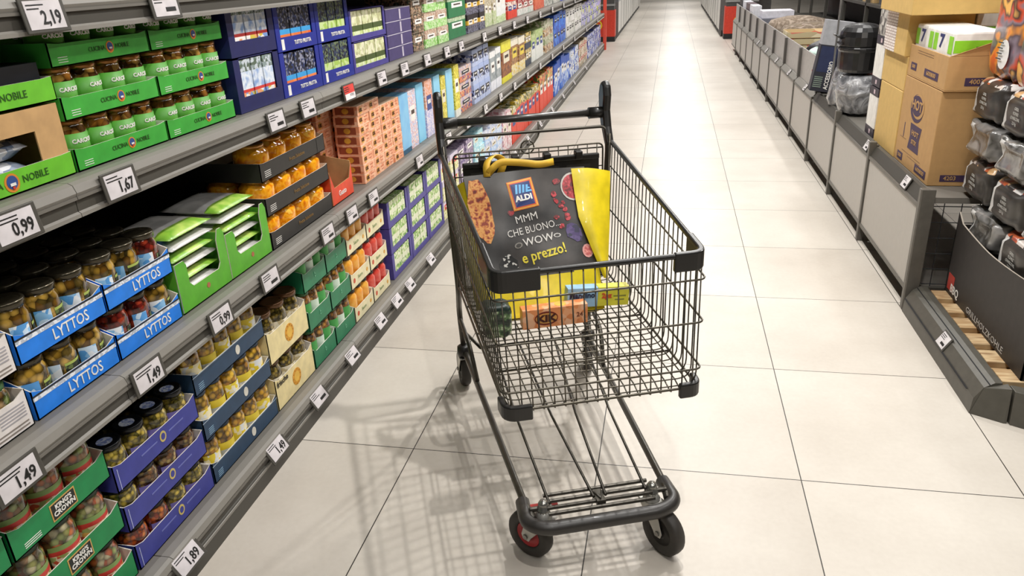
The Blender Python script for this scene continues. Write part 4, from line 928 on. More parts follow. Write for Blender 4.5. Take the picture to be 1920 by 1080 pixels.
# back row of dark shelving behind the bins
b = MB()
bk = empty('tall_rack', (2.15, 3.5, 0))
obj('back_panel', MB().box(.5, .52, 0, 11.3, 0, 2.2, mat('1f1e20', .6)), bk)
for z in (.1, .55, .95, 1.35, 1.75): obj('shelf', MB().box(0, .5, 0, 11.3, z, z + .03, RACKD), bk)
for k in range(10): obj('upright', MB().box(0, .04, k * 1.25, k * 1.25 + .04, 0, 2.2, RACKD), bk)
tag(bk, 'long dark rack standing behind the right-hand bins', 'shelf')
rc = ['e8e4dc', '2a2a30', '8a5a34', '4a4a6a', 'c8402c', '3a3a3c', 'b89a6a', '1c1c22', 'd8d8dc', '5a3a2a', '40404a', 'a8a49c']
rn = ['ivory', 'black', 'tan brown', 'slate', 'red', 'charcoal', 'sand', 'jet', 'pale grey', 'dark brown', 'gunmetal', 'stone']
for i, y_ in enumerate([4.9 + .78 * k for k in range(12)]):
    for zi, z in enumerate((.98, 1.38)):
        q = (i + zi * 5) % 12
        b = MB(); b.box(0, .3, 0, .55, 0, .26 + .03 * (i % 3), mat(rc[q], .5)); b.box(-.001, 0, .1, .45, .08, .18, mat(rc[(q + 3) % 12], .5))
        o = obj('storage_box', b, None, (2.2, y_ + .04, z + .0005), bevel=.003); tag(o, '%s box on the %s shelf of the long dark rack' % (rn[q], ['middle', 'upper'][zi]), 'box', 'boxes on the rear rack')

# ---------------------------------------------------------------- right foreground: pallet display
GD = mat('56534b', .45, .1)
g = empty('pallet_guard', (1.075, 2.545, 0))
prof = [(0, 0, 0), (.004, 0, .062), (.03, 0, .105), (.062, 0, .125), (.085, 0, .125), (.085, 0, 0)]
L_ = .865
b = MB(); b.prism([Vector(p) for p in prof][::-1], (0, L_, 0), GD); obj('guard_rail', b, g)
obj('rail_groove', MB().prism([(-.0004, .06, .0625), (-.0004, .86, .0625), (.0036, .86, .067), (.0036, .06, .067)], (.001, 0, 0), DARK), g)
b = MB(); b.prism([(.045, .0, .1145), (.045, L_, .1145), (.048, L_, .1175), (.048, .0, .1175)], (.001, 0, -.001), DARK); obj('rail_groove', b, g)
# chamfered end block
def hexa(bot, top, zt, mt):
    b = MB(); n = len(bot); vs_ = [(x, y_, 0) for x, y_ in bot] + [(x, y_, z) for (x, y_), z in zip(top, zt)]
    b.add(vs_, [tuple(reversed(range(n))), tuple(range(n, 2 * n))] + [(i, (i + 1) % n, n + (i + 1) % n, n + i) for i in range(n)], mt); return b
obj('corner_block', hexa([(0, -.001), (.09, -.055), (.1, -.055), (.1, -.001)], [(.03, -.001), (.1, -.04), (.1, -.04), (.1, -.001)], [.105, .12, .125, .125], GD), g, bevel=.002)
tag(g, 'grey-brown low pallet guard rail on the floor at the right', 'guard rail')
g2 = obj('pallet_guard', hexa([(.106, -.062), (.34, -.20), (.7, -.20), (.7, -.1), (.38, -.1), (.12, .0), (.106, .0)], [(.108, -.045), (.35, -.165), (.7, -.165), (.7, -.1), (.38, -.1), (.12, .0), (.108, .0)], [.12] * 7, GD), None, (1.075, 2.545, 0), bevel=.002)
tag(g2, 'second grey-brown pallet guard turning away at the right edge', 'guard rail', None)
rtag(1.092, 2.93, .092, 'white price tag on the low pallet guard', .55)
# pallet
PW = spots(['b89a72', 'a8875e', 'c8ae86', '947450'], 5, .8, smooth=True, stretch=(1, 6, 1))
pl = empty('wooden_pallet', (1.166, 2.56, 0))
for i in range(6):
    y_ = .005 + i * .143
    obj('deck_board', MB().box(0, .8, y_, y_ + .095, .10, .122, PW), pl, bevel=.002)
for x_ in (0.0, .35, .7):
    obj('bottom_board', MB().box(x_, x_ + .1, .0, .84, 0, .02, PW), pl); obj('stringer', MB().box(x_, x_ + .1, 0, .84, .078, .0995, PW), pl)
    for y_ in (.0, .37, .74): obj('block', MB().box(x_, x_ + .1, y_, y_ + .1, .02, .078, PW), pl)
tag(pl, 'light wooden pallet under the black cardboard bin', 'pallet')
# black cardboard bin
KB = mat('2b2624', .55, noise=.1); cx0, cx1, cy0, cy1 = 1.225, 1.86, 2.575, 3.385
b = MB(); t = .006; X_, Y_ = cx1 - cx0, cy1 - cy0; Hc = .30
n = 14
top = [(0, Y_ * k / n, Hc + .03 * (abs(k / n - .55) * 2) ** 1.5 + (.03 if k == n else 0)) for k in range(n + 1)]
b.prism([Vector(p) for p in ([(0, Y_, 0), (0, 0, 0)] + top)][::-1], (t, 0, 0), KB, mat('b0a698', .6))
b.box(0, X_, 0, t, 0, Hc, KB); b.box(0, X_, Y_ - t, Y_, 0, Hc, KB); b.box(X_ - t, X_, t, Y_ - t, 0, Hc, KB); b.box(t, X_ - t, t, Y_ - t, 0, t, KB)
kb = obj('cardboard_bin', b, None, (cx0, cy0, .1225)); tag(kb, 'black cardboard bin full of charcoal sacks on the pallet', 'bin')
text(kb, 'GRILLHOLZKOHLE', .036, (-.001, .36, .024), 'R', mat('b8b4ae', .5), 0, sx=1.25)
b = MB(); b.box(-.001, 0, .72, .79, .02, .09, mat('b8382c', .5)); obj('red_emblem', b, kb); text(kb, 'BBQ', .05, (-.002, .70, .035), 'R', WHITE, .001)
# charcoal sacks
def sack(name, w_, d_, h_, seed, m_side, m_top, amp=.012, strip=None):
    random.seed(seed); ph = [random.uniform(0, 6.28) for _ in range(9)]
    n, m = 28, 44; vs_ = []; fs = []
    def sp_(v, p): return math.copysign(abs(v) ** p, v)
    for i in range(n + 1):
        th = -PI / 2 + PI * i / n
        for j in range(m):
            a = 2 * PI * j / m
            x = sp_(math.cos(th), .32) * sp_(math.cos(a), .36); y_ = sp_(math.cos(th), .32) * sp_(math.sin(a), .36); z = sp_(math.sin(th), .42)
            k = 1 + amp * 2 * (math.sin(4 * x + 6 * z + ph[0]) + math.sin(7 * y_ + 3 * z + ph[1]) + .6 * math.sin(13 * x - 9 * y_ + ph[2]) + .5 * math.sin(17 * z + 11 * y_ + ph[3]))
            vs_.append((x * d_ / 2 * k, y_ * w_ / 2 * k, (z * k * .5 + .5) * h_))
    b = MB()
    for i in range(n):
        for j in range(m):
            j2 = (j + 1) % m; q = (i * m + j, i * m + j2, (i + 1) * m + j2, (i + 1) * m + j)
            fs.append(q)
    b.add(vs_, fs, m_side); k2 = b.m(m_top); k3 = b.m(mat('cfcdca', .4))
    for i in range(len(b.f)):
        cz = sum(b.v[q][2] for q in b.f[i]) / 4; cx_ = sum(b.v[q][0] for q in b.f[i]) / 4; cy_ = sum(b.v[q][1] for q in b.f[i]) / 4
        if cz > h_ * .86: b.mi[i] = k2
        elif strip and cx_ < -d_ * .3 and abs(cy_ - w_ * .30) < .021 and cz > h_ * .15: b.mi[i] = k3
    return obj(name, b.mesh(name, True))
SKd = spots(['2a2725', '3f3b37', '201e1c'], 7, .35, .15, smooth=True, bump=.5)
SKf = spots(['5a5856', '7e7c7a', '45433f', '9a9896'], 9, .22, .5, smooth=True, bump=.9)
FL = spots(['b85a34', 'c8a070', '4a4448', 'd0c4bc', '9a4a38', '36302e', 'dcd8d4'], 26, .3, .3)
FL2 = spots(['e0622a', 'ee9a3a', '5a4a50', '8a7a86', 'd4502a', '3a2c2c', 'f0b45a'], 8, .3, .3, smooth=True)
def band(o, w_, h_, d_, letters=True, strip=True):
    if strip:
        b = MB(); b.box(-.0015, 0, -.022, .022, -.06, .06, mat('cfcdca', .4)); s_ = obj('white_strip', b, o, (-d_ / 2 * .985 - .012, w_ * .30, h_ * .5)); kid(o, s_)
    if letters:
        for k in range(4): text(o, ['GRILL', 'KOHLE', 'CHARCOAL', '2,5 kg'][k], .015, (-d_ / 2 - .006, -w_ * .06, h_ * (.66 - k * .11)), 'R', mat('b0aea8', .5), 0)
W_, D_, H_ = .305, .30, .157
sk1 = sack('charcoal_sack', W_, D_, H_, 5, SKd, FL, .012, True); band(sk1, W_, H_, D_, True, False)
sk2 = sack('charcoal_sack', W_, D_, H_, 8, SKf, SKf, .02, True)
# rows: (y, z, kind, where)
SK = [(3.215, .372, 2, 'film-wrapped, lowest row, far end behind the bin edge'), (2.905, .368, 1, 'matt black, lowest row, middle of the bin'), (2.74, .53, 2, 'film-wrapped, second row, right picture edge'),
      (3.385, .535, 1, 'matt black with white strip, second row, beside big carton'), (3.07, .53, 1, 'matt black with printed top, second row, centre'),
      (3.40, .695, 2, 'film-wrapped, third row, beside the big carton'), (3.08, .69, 2, 'film-wrapped, third row, centre'), (2.765, .69, 1, 'matt black, third row, right edge'),
      (3.43, .855, 1, 'matt black with printed top, top row, touching carton'), (3.115, .85, 1, 'matt black with printed top, top row, right edge'), (2.80, .85, 1, 'matt black, top row, cut by the right edge')]
for y_, z, kd, wh in SK:
    put(sk1 if kd == 1 else sk2, (1.40, y_, z), 'charcoal sack, ' + wh, 'sack', 'charcoal sacks', random.uniform(-.04, .04))
# rear filler sacks so the pile is solid
for i, (y_, z) in enumerate([(2.75, .14), (3.05, .14), (3.28, .2)]):
    pass
# flame printed upright bags
fb = sack('flame_print_bag', .29, .2, .42, 12, FL2, FL2, .012)
disc_(fb, .05, (-.108, -.05, .10), 'R', mat('e6e4e2', .5), 'round_label', 1.1, 20)
b = MB(); [b.box(-.001, 0, -.05, .0, .08 + .02 * k, .085 + .02 * k, mat('4a4a50', .5)) for k in range(4)]; kid(fb, obj('small_print', b, fb, (-.113, 0, 0)))
put(fb, (1.38, 3.44, 1.014), 'tall flame-print bag on top of the sacks, nearest the cartons', 'bag', 'flame-print bags'); put(fb, (1.37, 3.13, 1.009), 'tall flame-print bag at the right picture edge', 'bag', 'flame-print bags')
# ---------------------------------------------------------------- far end of the aisle
def far_unit(x0, x1, y0, label, body, top):
    e = empty('freezer_chest', (x0, y0, 0)); X_ = x1 - x0; Ln = 1.0
    kid(e, obj('front_panel', MB().box(0, X_, .02, Ln, .12, .75, body), e, bevel=.004)); kid(e, obj('plinth', MB().box(.04, X_ - .04, 0, Ln + .02, 0, .12, DARK), e)); kid(e, obj('glass_rim', MB().box(.0, X_, .0, Ln, .75, .95, top), e)); kid(e, obj('edge_strip', MB().box(-.004, X_ + .004, 0, .02, .05, .95, mat('6a6a68', .4)), e))
    return tag(e, label, 'freezer', 'white chest units at the far end')
WN = ['first', 'second', 'third', 'fourth', 'fifth', 'sixth', 'seventh', 'eighth', 'ninth', 'tenth', 'eleventh', 'last']
fw = mat('dcdad6', .4); ft = mat('a8aab0', .3)
fu = far_unit(-2.1, -1.10, 17.3, 'first white chest unit beyond the left shelving', fw, ft)
for i in range(1, 12): tag(dup(fu, (-2.1, 17.3 + i * 1.02, 0)), '%s white chest unit beyond the left shelving' % WN[i], 'freezer', 'white chest units at the far end')
for i in range(0, 16 - 4): tag(dup(fu, (1.0, 17.35 + i * 1.02, 0)), '%s white chest unit beyond the right bins' % WN[i], 'freezer', 'white chest units at the far end')
def promo(x0, x1, lab):
    e = empty('promotion_stand', (x0, 16.75, 0)); X_ = x1 - x0
    obj('base', MB().box(0, X_, 0, .3, 0, .1, DARK), e); obj('red_panel', MB().box(0, X_, 0, .3, .1, .62, mat('d8402c', .4)), e, bevel=.003); obj('upper_rack', MB().box(0.02, X_ - .02, .02, .3, .62, 1.2, mat('4a4a48', .5)), e)
    for k in range(3): obj('rack_bar', MB().box(0.0, X_, 0, .02, .7 + k * .14, .74 + k * .14, mat('9a9a98', .4)), e)
    disc_(e, .1, (X_ * .42, -.001, .33), 'F', mat('e8c82c', .5)); disc_(e, .07, (X_ * .42, -.002, .33), 'F', mat('d8402c', .5), 'emblem_ring'); text(e, 'a', .14, (X_ * .42, -.003, .34), 'F', mat('e8c82c', .5), .003)
    return tag(e, lab, 'stand')
promo(-1.75, -1.13, 'red promotion stand with yellow ring past the left shelving'); promo(1.06, 1.7, 'red promotion stand past the right bins')

# ---------------------------------------------------------------- shopping cart (local: x right, y towards the handle, z up)
CY = math.radians(21.526)
cart = empty('shopping_cart', (-.1393, 1.673, 0), CY)
tag(cart, 'dark wire shopping cart standing in the aisle with a bag inside', 'shopping cart')
WI = mat('5b564c', .32, .75, noise=.04); WF = mat('4d4942', .35, .6, noise=.04); PLB = mat('1d1b19', .4, 0, .15)
wf, zf, wr, br, zr, wb, zb = .256, .852, .285, .83, .952, .246, .508
def rimp(s, t, dz=0): return Vector((s * (wf + (wr - wf) * t), br * t, zf + (zr - zf) * t + dz))
def botp(s, t): return Vector((s * (wb + (.262 - wb) * t), -.028 + (.80 + .028) * t, zb + (.502 - zb) * t))
def sidep(s, t, f): return rimp(s, t) * f + botp(s, t) * (1 - f)
# U-shaped wires: sides and floor
b = MB(); N = 24
for k in range(N + 1):
    t_ = .012 + .976 * k / N
    P_ = [rimp(-1, t_), sidep(-1, t_, .03), botp(-1, t_), botp(1, t_), sidep(1, t_, .03), rimp(1, t_)]
    P_ = [P_[0]] + rounded([P_[0], P_[2], P_[3], P_[5]], .035, 5)[1:-1] + [P_[5]]
    b.tube(P_, .0018, WI, 6)
obj('basket_cross_wires', b, cart, smooth=True)
b = MB()
for k in range(18):     # front wires running on into the floor
    s_ = -1 + 2 * (k + .5) / 18
    top_ = Vector((s_ * wf, 0, zf)); bot_ = Vector((s_ * wb, -.028, zb - .014)); back = Vector((s_ * .262, .80, .5))
    b.tube([top_, bot_ + Vector((0, 0, .004)), bot_ + Vector((0, .006, .002)), Vector((s_ * wb, .02, zb - .002)), back], .0019, WI, 6)
obj('basket_long_wires', b, cart, smooth=True)
b = MB()
for f, rr in ((.82, .0026), (.5, .0028), (.14, .0028)):
    P_ = [sidep(-1, 1, f), sidep(-1, .0, f) + Vector((-.008, -.006, 0)), sidep(1, .0, f) + Vector((.008, -.006, 0)), sidep(1, 1, f)]
    b.tube(rounded(P_, .02, 4), rr, WI, 7)
for t_ in (.66,):
    pass
P_ = [botp(-1, 1), botp(-1, 0) + Vector((0, -.006, 0)), botp(1, 0) + Vector((0, -.006, 0)), botp(1, 1)]
b.tube(rounded(P_, .03, 5), .0036, WI, 8)
for f in (.25, .55, .8):
    b.tube([botp(-1, f) + Vector((0, 0, -.005)), botp(1, f) + Vector((0, 0, -.005))], .0032, WI, 7)
obj('basket_rails', b, cart, smooth=True)
b = MB(); P_ = [rimp(-1, 1), rimp(-1, 0), rimp(1, 0), rimp(1, 1)]
b.tube(rounded(P_, .035, 6), .0075, PLB, 10); obj('basket_rim', b, cart, smooth=True)
# plastic corners
def corner(s_, z0, z1, ln, ls, top, out=.009):
    b = MB(); p = top(s_)
    pts = rounded([Vector((p.x - s_ * ln, p.y, 0)), Vector((p.x, p.y, 0)), Vector((p.x + s_ * .004, p.y + ls, 0))], .03, 6)
    outer = []; inner = []
    for i, q in enumerate(pts):
        a = pts[max(i - 1, 0)]; c = pts[min(i + 1, len(pts) - 1)]; d = (c - a).normalized(); nrm = Vector((d.y, -d.x, 0)) * s_
        outer.append(q + nrm * out); inner.append(q - nrm * out * .8)
    n = len(pts); o0 = [Vector((q.x, q.y, z)) for z in (z0, z1) for q in outer]; i0 = [Vector((q.x, q.y, z)) for z in (z0, z1) for q in inner]
    dz = lambda q: (q.y) * .12
    vs_ = [v + Vector((0, 0, max(0, v.y) * .12 * (1 if z1 > .7 else 0))) for v in o0 + i0]
    fs = []
    for i in range(n - 1):
        fs += [(i, i + 1, n + i + 1, n + i), (2 * n + i + 1, 2 * n + i, 3 * n + i, 3 * n + i + 1), (n + i, n + i + 1, 3 * n + i + 1, 3 * n + i), (i + 1, i, 2 * n + i, 2 * n + i + 1)]
    fs += [(0, n, 3 * n, 2 * n), (n - 1, 3 * n - 1, 4 * n - 1, 2 * n - 1)]
    b.add(vs_, fs, PLB)
    return obj('corner_guard', b, cart, bevel=.004)
corner(-1, zf - .046, zf + .009, .11, .16, lambda s: Vector((s * wf, 0, 0)))
corner(1, zf - .040, zf + .009, .075, .10, lambda s: Vector((s * wf, 0, 0)))
corner(-1, zb - .028, zb + .012, .065, .06, lambda s: Vector((s * wb, -.034, 0)))
corner(1, zb - .026, zb + .014, .05, .05, lambda s: Vector((s * wb, -.034, 0)))
# rear gate
b = MB(); yg = .815
for s_ in (-1, 1):
    b.tube([(s_ * .262, .80, .50), (s_ * .278, br, .98)], .004, WI, 7)
b.tube(rounded([(-.24, .79, .50), (-.25, yg, .955), (.25, yg, .955), (.24, .79, .50)], .02), .003, WI, 7)
b.tube([(-.25, yg + .004, .94), (.25, yg + .004, .94)], .0025, WI, 6)
for k in range(15):
    x_ = -.23 + .46 * k / 14
    b.tube([(x_ * .96, .79, .50), (x_, yg, .955)], .0018, WI, 6)
for z_ in (.6, .7, .8, .88): b.tube([(-.248, yg - (.955 - z_) * .055, z_), (.248, yg - (.955 - z_) * .055, z_)], .002, WI, 6)
obj('rear_gate', b, cart, smooth=True)
b = MB(); b.tube(rounded([(-.277, br, .955), (-.272, .86, 1.0), (.272, .86, 1.0), (.277, br, .955)], .02), .0055, WF, 8)
obj('cross_tube', b, cart, smooth=True)
b = MB(); b.tube(rounded([(.045, .868, 1.03), (.045, .868, .985), (.02, .85, .96), (-.0, .85, .96)], .01), .003, WI, 6); b.tube([(-.0 + .022 * math.cos(a / 12 * 2 * PI), .84, .955 + .022 * math.sin(a / 12 * 2 * PI)) for a in range(12)], .0025, WI, 6, True); obj('lock_chain', b, cart, smooth=True)
# child seat flap
b = MB(); b.box(-.225, .225, .772, .780, .72, .925, PLB); b.box(-.225, .225, .768, .784, .915, .932, PLB)
for x_ in (-.16, -.055, .05, .155): b.box(x_ - .012, x_ + .012, .760, .790, .92, .945, PLB)
sf = obj('seat_flap', b, cart, bevel=.003)
b = MB(); [b.box(-.20 + k * .105, -.12 + k * .105, .7712, .7722, .75, .90, mat('2b2926', .5)) for k in range(4)]; obj('flap_slot', b, sf)
# handle
b = MB(); b.tube([(-.262, .888, 1.042), (.262, .888, 1.042)], .0125, mat('33312e', .3, .1, .3), 14); obj('handle_bar', b, cart, smooth=True)
for s_ in (-1, 1):
    br_ = MB()
    br_.prism([(s_ * .280 - .014, y_, z) for y_, z in ((.82, .945), (.85, .93), (.905, 1.0), (.925, 1.05), (.93, 1.10), (.915, 1.135), (.89, 1.147), (.865, 1.135), (.855, 1.10), (.865, 1.05), (.85, 1.0))], (.028, 0, 0), PLB)
    obj('handle_bracket', br_, cart, bevel=.011)
    b = MB(); b.tube([(s_ * .222, .888, 1.042), (s_ * .284, .888, 1.042)], .019, PLB, 12); obj('handle_socket', b, cart, smooth=True)
# chassis
b = MB(); 
for s_ in (-1, 1):
    b.tube(rounded([(s_ * .243, .985, .165), (s_ * .197, .04, .165), (s_ * .185, -.02, .160)], .03), .0105, WF, 10)
obj('chassis_frame', b, cart, smooth=True)
for s_ in (-1, 1):
    b = MB(); b.tube(rounded([(s_ * .244, .975, .165), (s_ * .25, .99, .33), (s_ * .258, .86, .47), (s_ * .276, .835, .95), (s_ * .28, .88, 1.03)], .05), .0105, WF, 10)
    b.tube(rounded([(s_ * .228, .72, .172), (s_ * .24, .79, .28), (s_ * .25, .965, .30)], .05), .008, WF, 8)
    b.tube([(s_ * .245, .96, .26), (s_ * .20, .80, .26)], .006, WF, 8)
    obj('rear_upright', b, cart, smooth=True)
b = MB(); b.tube([(-.20, .80, .26), (.20, .80, .26)], .006, WF, 8); b.tube([(-.258, .80, .49), (.258, .80, .49)], .005, WF, 8); obj('rear_crossbar', b, cart, smooth=True)
b = MB(); b.tube(rounded([(-.2, .06, .158), (-.205, -.028, .156), (-.16, -.058, .155), (.16, -.058, .155), (.205, -.028, .156), (.2, .06, .158)], .04, 6), [.0125] + [.0185] * 28 + [.0125] if False else .0195, mat('33302d', .4, .05, .1), 14)
bp = obj('front_bumper', b, cart, smooth=True)
b = MB()
for y_, z in ((-.028, .176), (-.006, .178), (.018, .180), (.042, .182)): b.tube([(-.146, y_, z), (.146, y_, z)], .0055, WF, 8)
b.tube([(-.19, .006, .172), (-.13, .006, .172)], .007, WF, 8); b.tube([(.19, .006, .172), (.13, .006, .172)], .007, WF, 8)
b.box(-.012, .012, -.02, .03, .170, .188, WF)
obj('front_cross_rods', b, cart, smooth=False)
b = MB()
for x0, x1, x2 in ((-.138, -.146, -.155), (-.016, -.037, -.062), (.017, .040, .068), (.129, .149, .172)):
    b.tube([(x0, .0, .188), (x1, .40, .198), (x2, .80, .262)], .0042, WF, 8)
b.tube([(-.012, .02, .187), (-.0, -.012, .19), (.012, .02, .187)], .004, WF, 6)
obj('lower_tray_rods', b, cart, smooth=True)
RUB = mat('38342f', .6, noise=.1)
def castor(x_, y_, dx, dy, hubc, rear=False):
    e = empty('castor', (x_, y_, 0)); e.parent = cart
    L_ = math.hypot(dx, dy); a = math.atan2(dy, dx); e.rotation_euler = (0, 0, a)   # local x = trail direction
    R_ = .070; c = (L_, 0, R_)
    wh = MB(); wh.lathe([(R_ * .56, -.014), (R_ * .66, -.017), (R_ * .90, -.018), (R_ * .98, -.012), (R_, 0), (R_ * .98, .012), (R_ * .90, .018), (R_ * .66, .017), (R_ * .56, .014), (R_ * .56, -.014)], RUB, 32, (0, 0, 0), (0, 1, 0))
    w_ = obj('wheel', wh, e, c, smooth=True)
    hb = MB(); hb.lathe([(R_ * .56, -.010), (R_ * .52, -.014), (R_ * .42, -.009), (R_ * .22, -.016), (R_ * .22, .016), (R_ * .42, .009), (R_ * .52, .014), (R_ * .56, .010), (R_ * .56, -.010)], hubc, 28, (0, 0, 0), (0, 1, 0)); obj('hub', hb, w_, smooth=True)
    FK = mat('b9b7b0', .4, .55)
    f = MB()
    for s_ in (-1, 1):
        f.prism([(c[0] - .010, s_ * .0205, R_ - .013), (c[0] + .010, s_ * .0205, R_ - .011), (c[0] + .015, s_ * .0205, R_ + .004), (.040, s_ * .0205, .144), (-.030, s_ * .0205, .144), (c[0] - .017, s_ * .0205, R_ + .0)], (0, s_ * .0025, 0), FK)
    f.box(-.030, .040, -.023, .023, .1425, .146, FK)
    fk = obj('fork', f, e, bevel=.0015)
    ax = MB(); ax.lathe([(.0075, -.027), (.0075, .027)], mat('8f8d88', .3, .8), 8, c, (0, 1, 0)); obj('axle_bolt', ax, e)
    h = MB(); h.lathe([(.022, .146), (.024, .150), (.018, .155), (.018, .168)], PLB if rear else FK, 16); 
    if rear: h.lathe([(.026, .147), (.028, .16), (.026, .185), (.016, .192), (.0, .192)], PLB, 16)
    obj('swivel_head', h, e, smooth=True)
castor(-.154, .002, -.030, .036, mat('b0282c', .45)); castor(.150, .008, .020, -.045, mat('3c3833', .5))
castor(-.243, .975, -.002, .045, mat('2a2a28', .5), True); castor(.243, .975, .012, .044, mat('2a2a28', .5), True)
for x_, y_ in ((-.154, .002), (.150, .008)):
    b = MB(); b.lathe([(.018, .166), (.018, .174), (.0145, .176), (.0145, .19), (.010, .198), (0, .2)], mat('a9a7a0', .25, .8), 14, (x_, y_, 0)); obj('pivot_bolt', b, cart, smooth=True)
b = MB(); b.box(-.205, -.11, .02, .035, .158, .166, mat('a02a24', .5)); b.box(-.2, -.185, -.03, .05, .135, .15, mat('a02a24', .5)); obj('castor_bracket', b, cart)

# ---------------------------------------------------------------- things in the cart
def bagm():
    m = bpy.data.materials.new('bag_print'); m.use_nodes = True; nt = m.node_tree; b = nt.nodes['Principled BSDF']; L = nt.links.new
    tc = nt.nodes.new('ShaderNodeTexCoord'); n = nt.nodes.new('ShaderNodeTexNoise'); n.inputs['Scale'].default_value = 7; n.inputs['Detail'].default_value = 8; L(tc.outputs['Object'], n.inputs['Vector'])
    r = nt.nodes.new('ShaderNodeValToRGB'); L(n.outputs['Fac'], r.inputs[0])
    r.color_ramp.elements[0].position = .38; r.color_ramp.elements[0].color = hx('1e1b19') + (1,); r.color_ramp.elements[1].position = .75; r.color_ramp.elements[1].color = hx('57514d') + (1,)
    L(r.outputs[0], b.inputs['Base Color']); b.inputs['Roughness'].default_value = .38
    return m
YEL = mat('e8cf1c', .42, 0, .1); BGM = bagm()
# bag coordinates: u right, v up along the leaning front, n = thickness backwards
B0 = Vector((-.02, .475, .512)); BU = Vector((1, .0, 0)); BVv = Vector((0, .232, .40)).normalized(); BN_ = Vector((0, .40, -.232)).normalized()
bagM = Matrix((BU, BVv, -BN_)).transposed().to_4x4(); bagM.translation = B0     # local x=u, y=v, z=towards viewer
bag = empty('carrier_bag', (0, 0, 0)); bag.matrix_world = cart.matrix_basis @ bagM
tag(bag, 'black and yellow carrier bag leaning inside the cart', 'bag')
bag['label'] = 'black and yellow printed carrier bag leaning inside the cart'
HB = .458; WT = .2; WBt = .175
def wav(u, v): return .010 * math.sin(9 * u + 5 * v) + .006 * math.sin(23 * u - 11 * v + 1) + .003 * math.sin(41 * v + 17 * u)
def zfr(u, v): return .012 * math.cos(u / .2 * 1.3) + wav(u, v) * .6
def panel(pf, nu, nv, mtf, th=-.0012):
    b = MB(); vs_ = []
    for k in (0, 1):
        for i in range(nu + 1):
            for j in range(nv + 1):
                p = Vector(pf(i / nu, j / nv)); vs_.append(p + Vector((0, 0, th * k)))
    N_ = (nu + 1) * (nv + 1); fs = []; mi = []
    for i in range(nu):
        for j in range(nv):
            a = i * (nv + 1) + j; q = (a, a + nv + 1, a + nv + 2, a + 1); fs.append(q); mi.append((i, j)); fs.append(tuple(N_ + x for x in reversed(q))); mi.append((i, j))
    base = len(b.f); b.add(vs_, fs, mtf(0, 0))
    for q, (i, j) in enumerate(mi): b.mi[base + q] = b.m(mtf((i + .5) / nu, (j + .5) / nv))
    return b
def ufr(s, t):   # front panel left/right edges
    v = t * HB
    ul = -.178 - .035 * t; ur = .175 - .0 * t
    return ul + (ur - ul) * s, v
def fpf(s, t): u, v = ufr(s, t); return (u, v, zfr(u, v))
fp_ = obj('front_panel', panel(fpf, 26, 30, lambda s, t: YEL if t < .245 + .05 * s else BGM), bag, smooth=True)
fp_['label'] = 'black printed front with yellow foot'
# right gusset folded forwards as a yellow flap; hangs over the front from the right edge
def gus(s, t):
    v = HB * (.205 + .78 * t); w0 = .068 + .0 * t
    ul = .128 if t > .55 else .128 + (.55 - t) / .55 * .055
    ur = .262 - (1 - t) * .062
    u = ul + (ur - ul) * s
    return (u, v - s * .012, zfr(min(u, .18), v) + .010 + .012 * math.sin(s * PI) - .035 * max(0, s - .35))
obj('side_gusset', panel(gus, 8, 18, lambda s, t: YEL), bag, label='yellow right gusset', smooth=True)
def gusl(s, t):
    v = HB * (.1 + .87 * t); u0 = -.178 - .035 * (v / HB)
    return (u0 - .03 * s + .012 * (1 - s), v, zfr(u0, v) - .005 - .09 * s * s)
obj('side_gusset', panel(gusl, 5, 16, lambda s, t: YEL), bag, label='yellow left gusset', smooth=True)
def bkf(s, t):
    u, v = ufr(s, t); return (u, v, zfr(u, v) - .03 - .05 * (1 - t))
obj('back_panel', panel(bkf, 12, 12, lambda s, t: BGM), bag, smooth=True)
obj('base', MB().box(-.176, .174, .001, .012, -.075, .004, YEL), bag)
# prints on the front
def onb(u, v, dz=.0022): return (u, v, zfr(u, v) + dz)
I4 = Matrix.Identity(3)
def drape(o, dz=.0016):
    pass
def bprint(poly, mt, name, dz=.0018):
    cx_ = sum(p[0] for p in poly) / len(poly); cy_ = sum(p[1] for p in poly) / len(poly)
    b = MB(); n = len(poly); rings = [1, .66, .33]; vs_ = []
    for f in rings: vs_ += [onb(cx_ + (p[0] - cx_) * f, cy_ + (p[1] - cy_) * f, dz) for p in poly]
    vs_.append(onb(cx_, cy_, dz)); fs = []
    for k in range(2):
        for i in range(n): fs.append((k * n + i, k * n + (i + 1) % n, (k + 1) * n + (i + 1) % n, (k + 1) * n + i))
    for i in range(n): fs.append((2 * n + i, 2 * n + (i + 1) % n, 3 * n))
    b.add(vs_, fs, mt); return obj(name, b, fp_)
def btext(s, size, u, v, mt, bold=0, rot=0, sx=1, dz=.003):
    me = tmesh(s, size, mt, bold, 0, sx).copy()
    ca, sa = math.cos(rot), math.sin(rot)
    for vt in me.vertices:
        x, y_ = vt.co.x, vt.co.y; X_, Y_ = u + x * ca - y_ * sa, v + x * sa + y_ * ca
        vt.co = (X_, Y_, zfr(X_, Y_) + dz + vt.co.z * .5)
    return obj('lettering', me, fp_)
def ring(u, v, rx, ry, n=18, rot=0, jag=0, seed=1):
    random.seed(seed); ca, sa = math.cos(rot), math.sin(rot); out = []
    for i in range(n):
        a = 2 * PI * i / n; k = 1 + random.uniform(-jag, jag); x, y_ = rx * k * math.cos(a), ry * k * math.sin(a)
        out.append((u + x * ca - y_ * sa, v + x * sa + y_ * ca))
    return out
def sq(u, v, w_, h_, rot): 
    ca, sa = math.cos(rot), math.sin(rot)
    return [(u + x * ca - y_ * sa, v + x * sa + y_ * ca) for x, y_ in ((-w_ / 2, -h_ / 2), (w_ / 2, -h_ / 2), (w_ / 2, h_ / 2), (-w_ / 2, h_ / 2))]
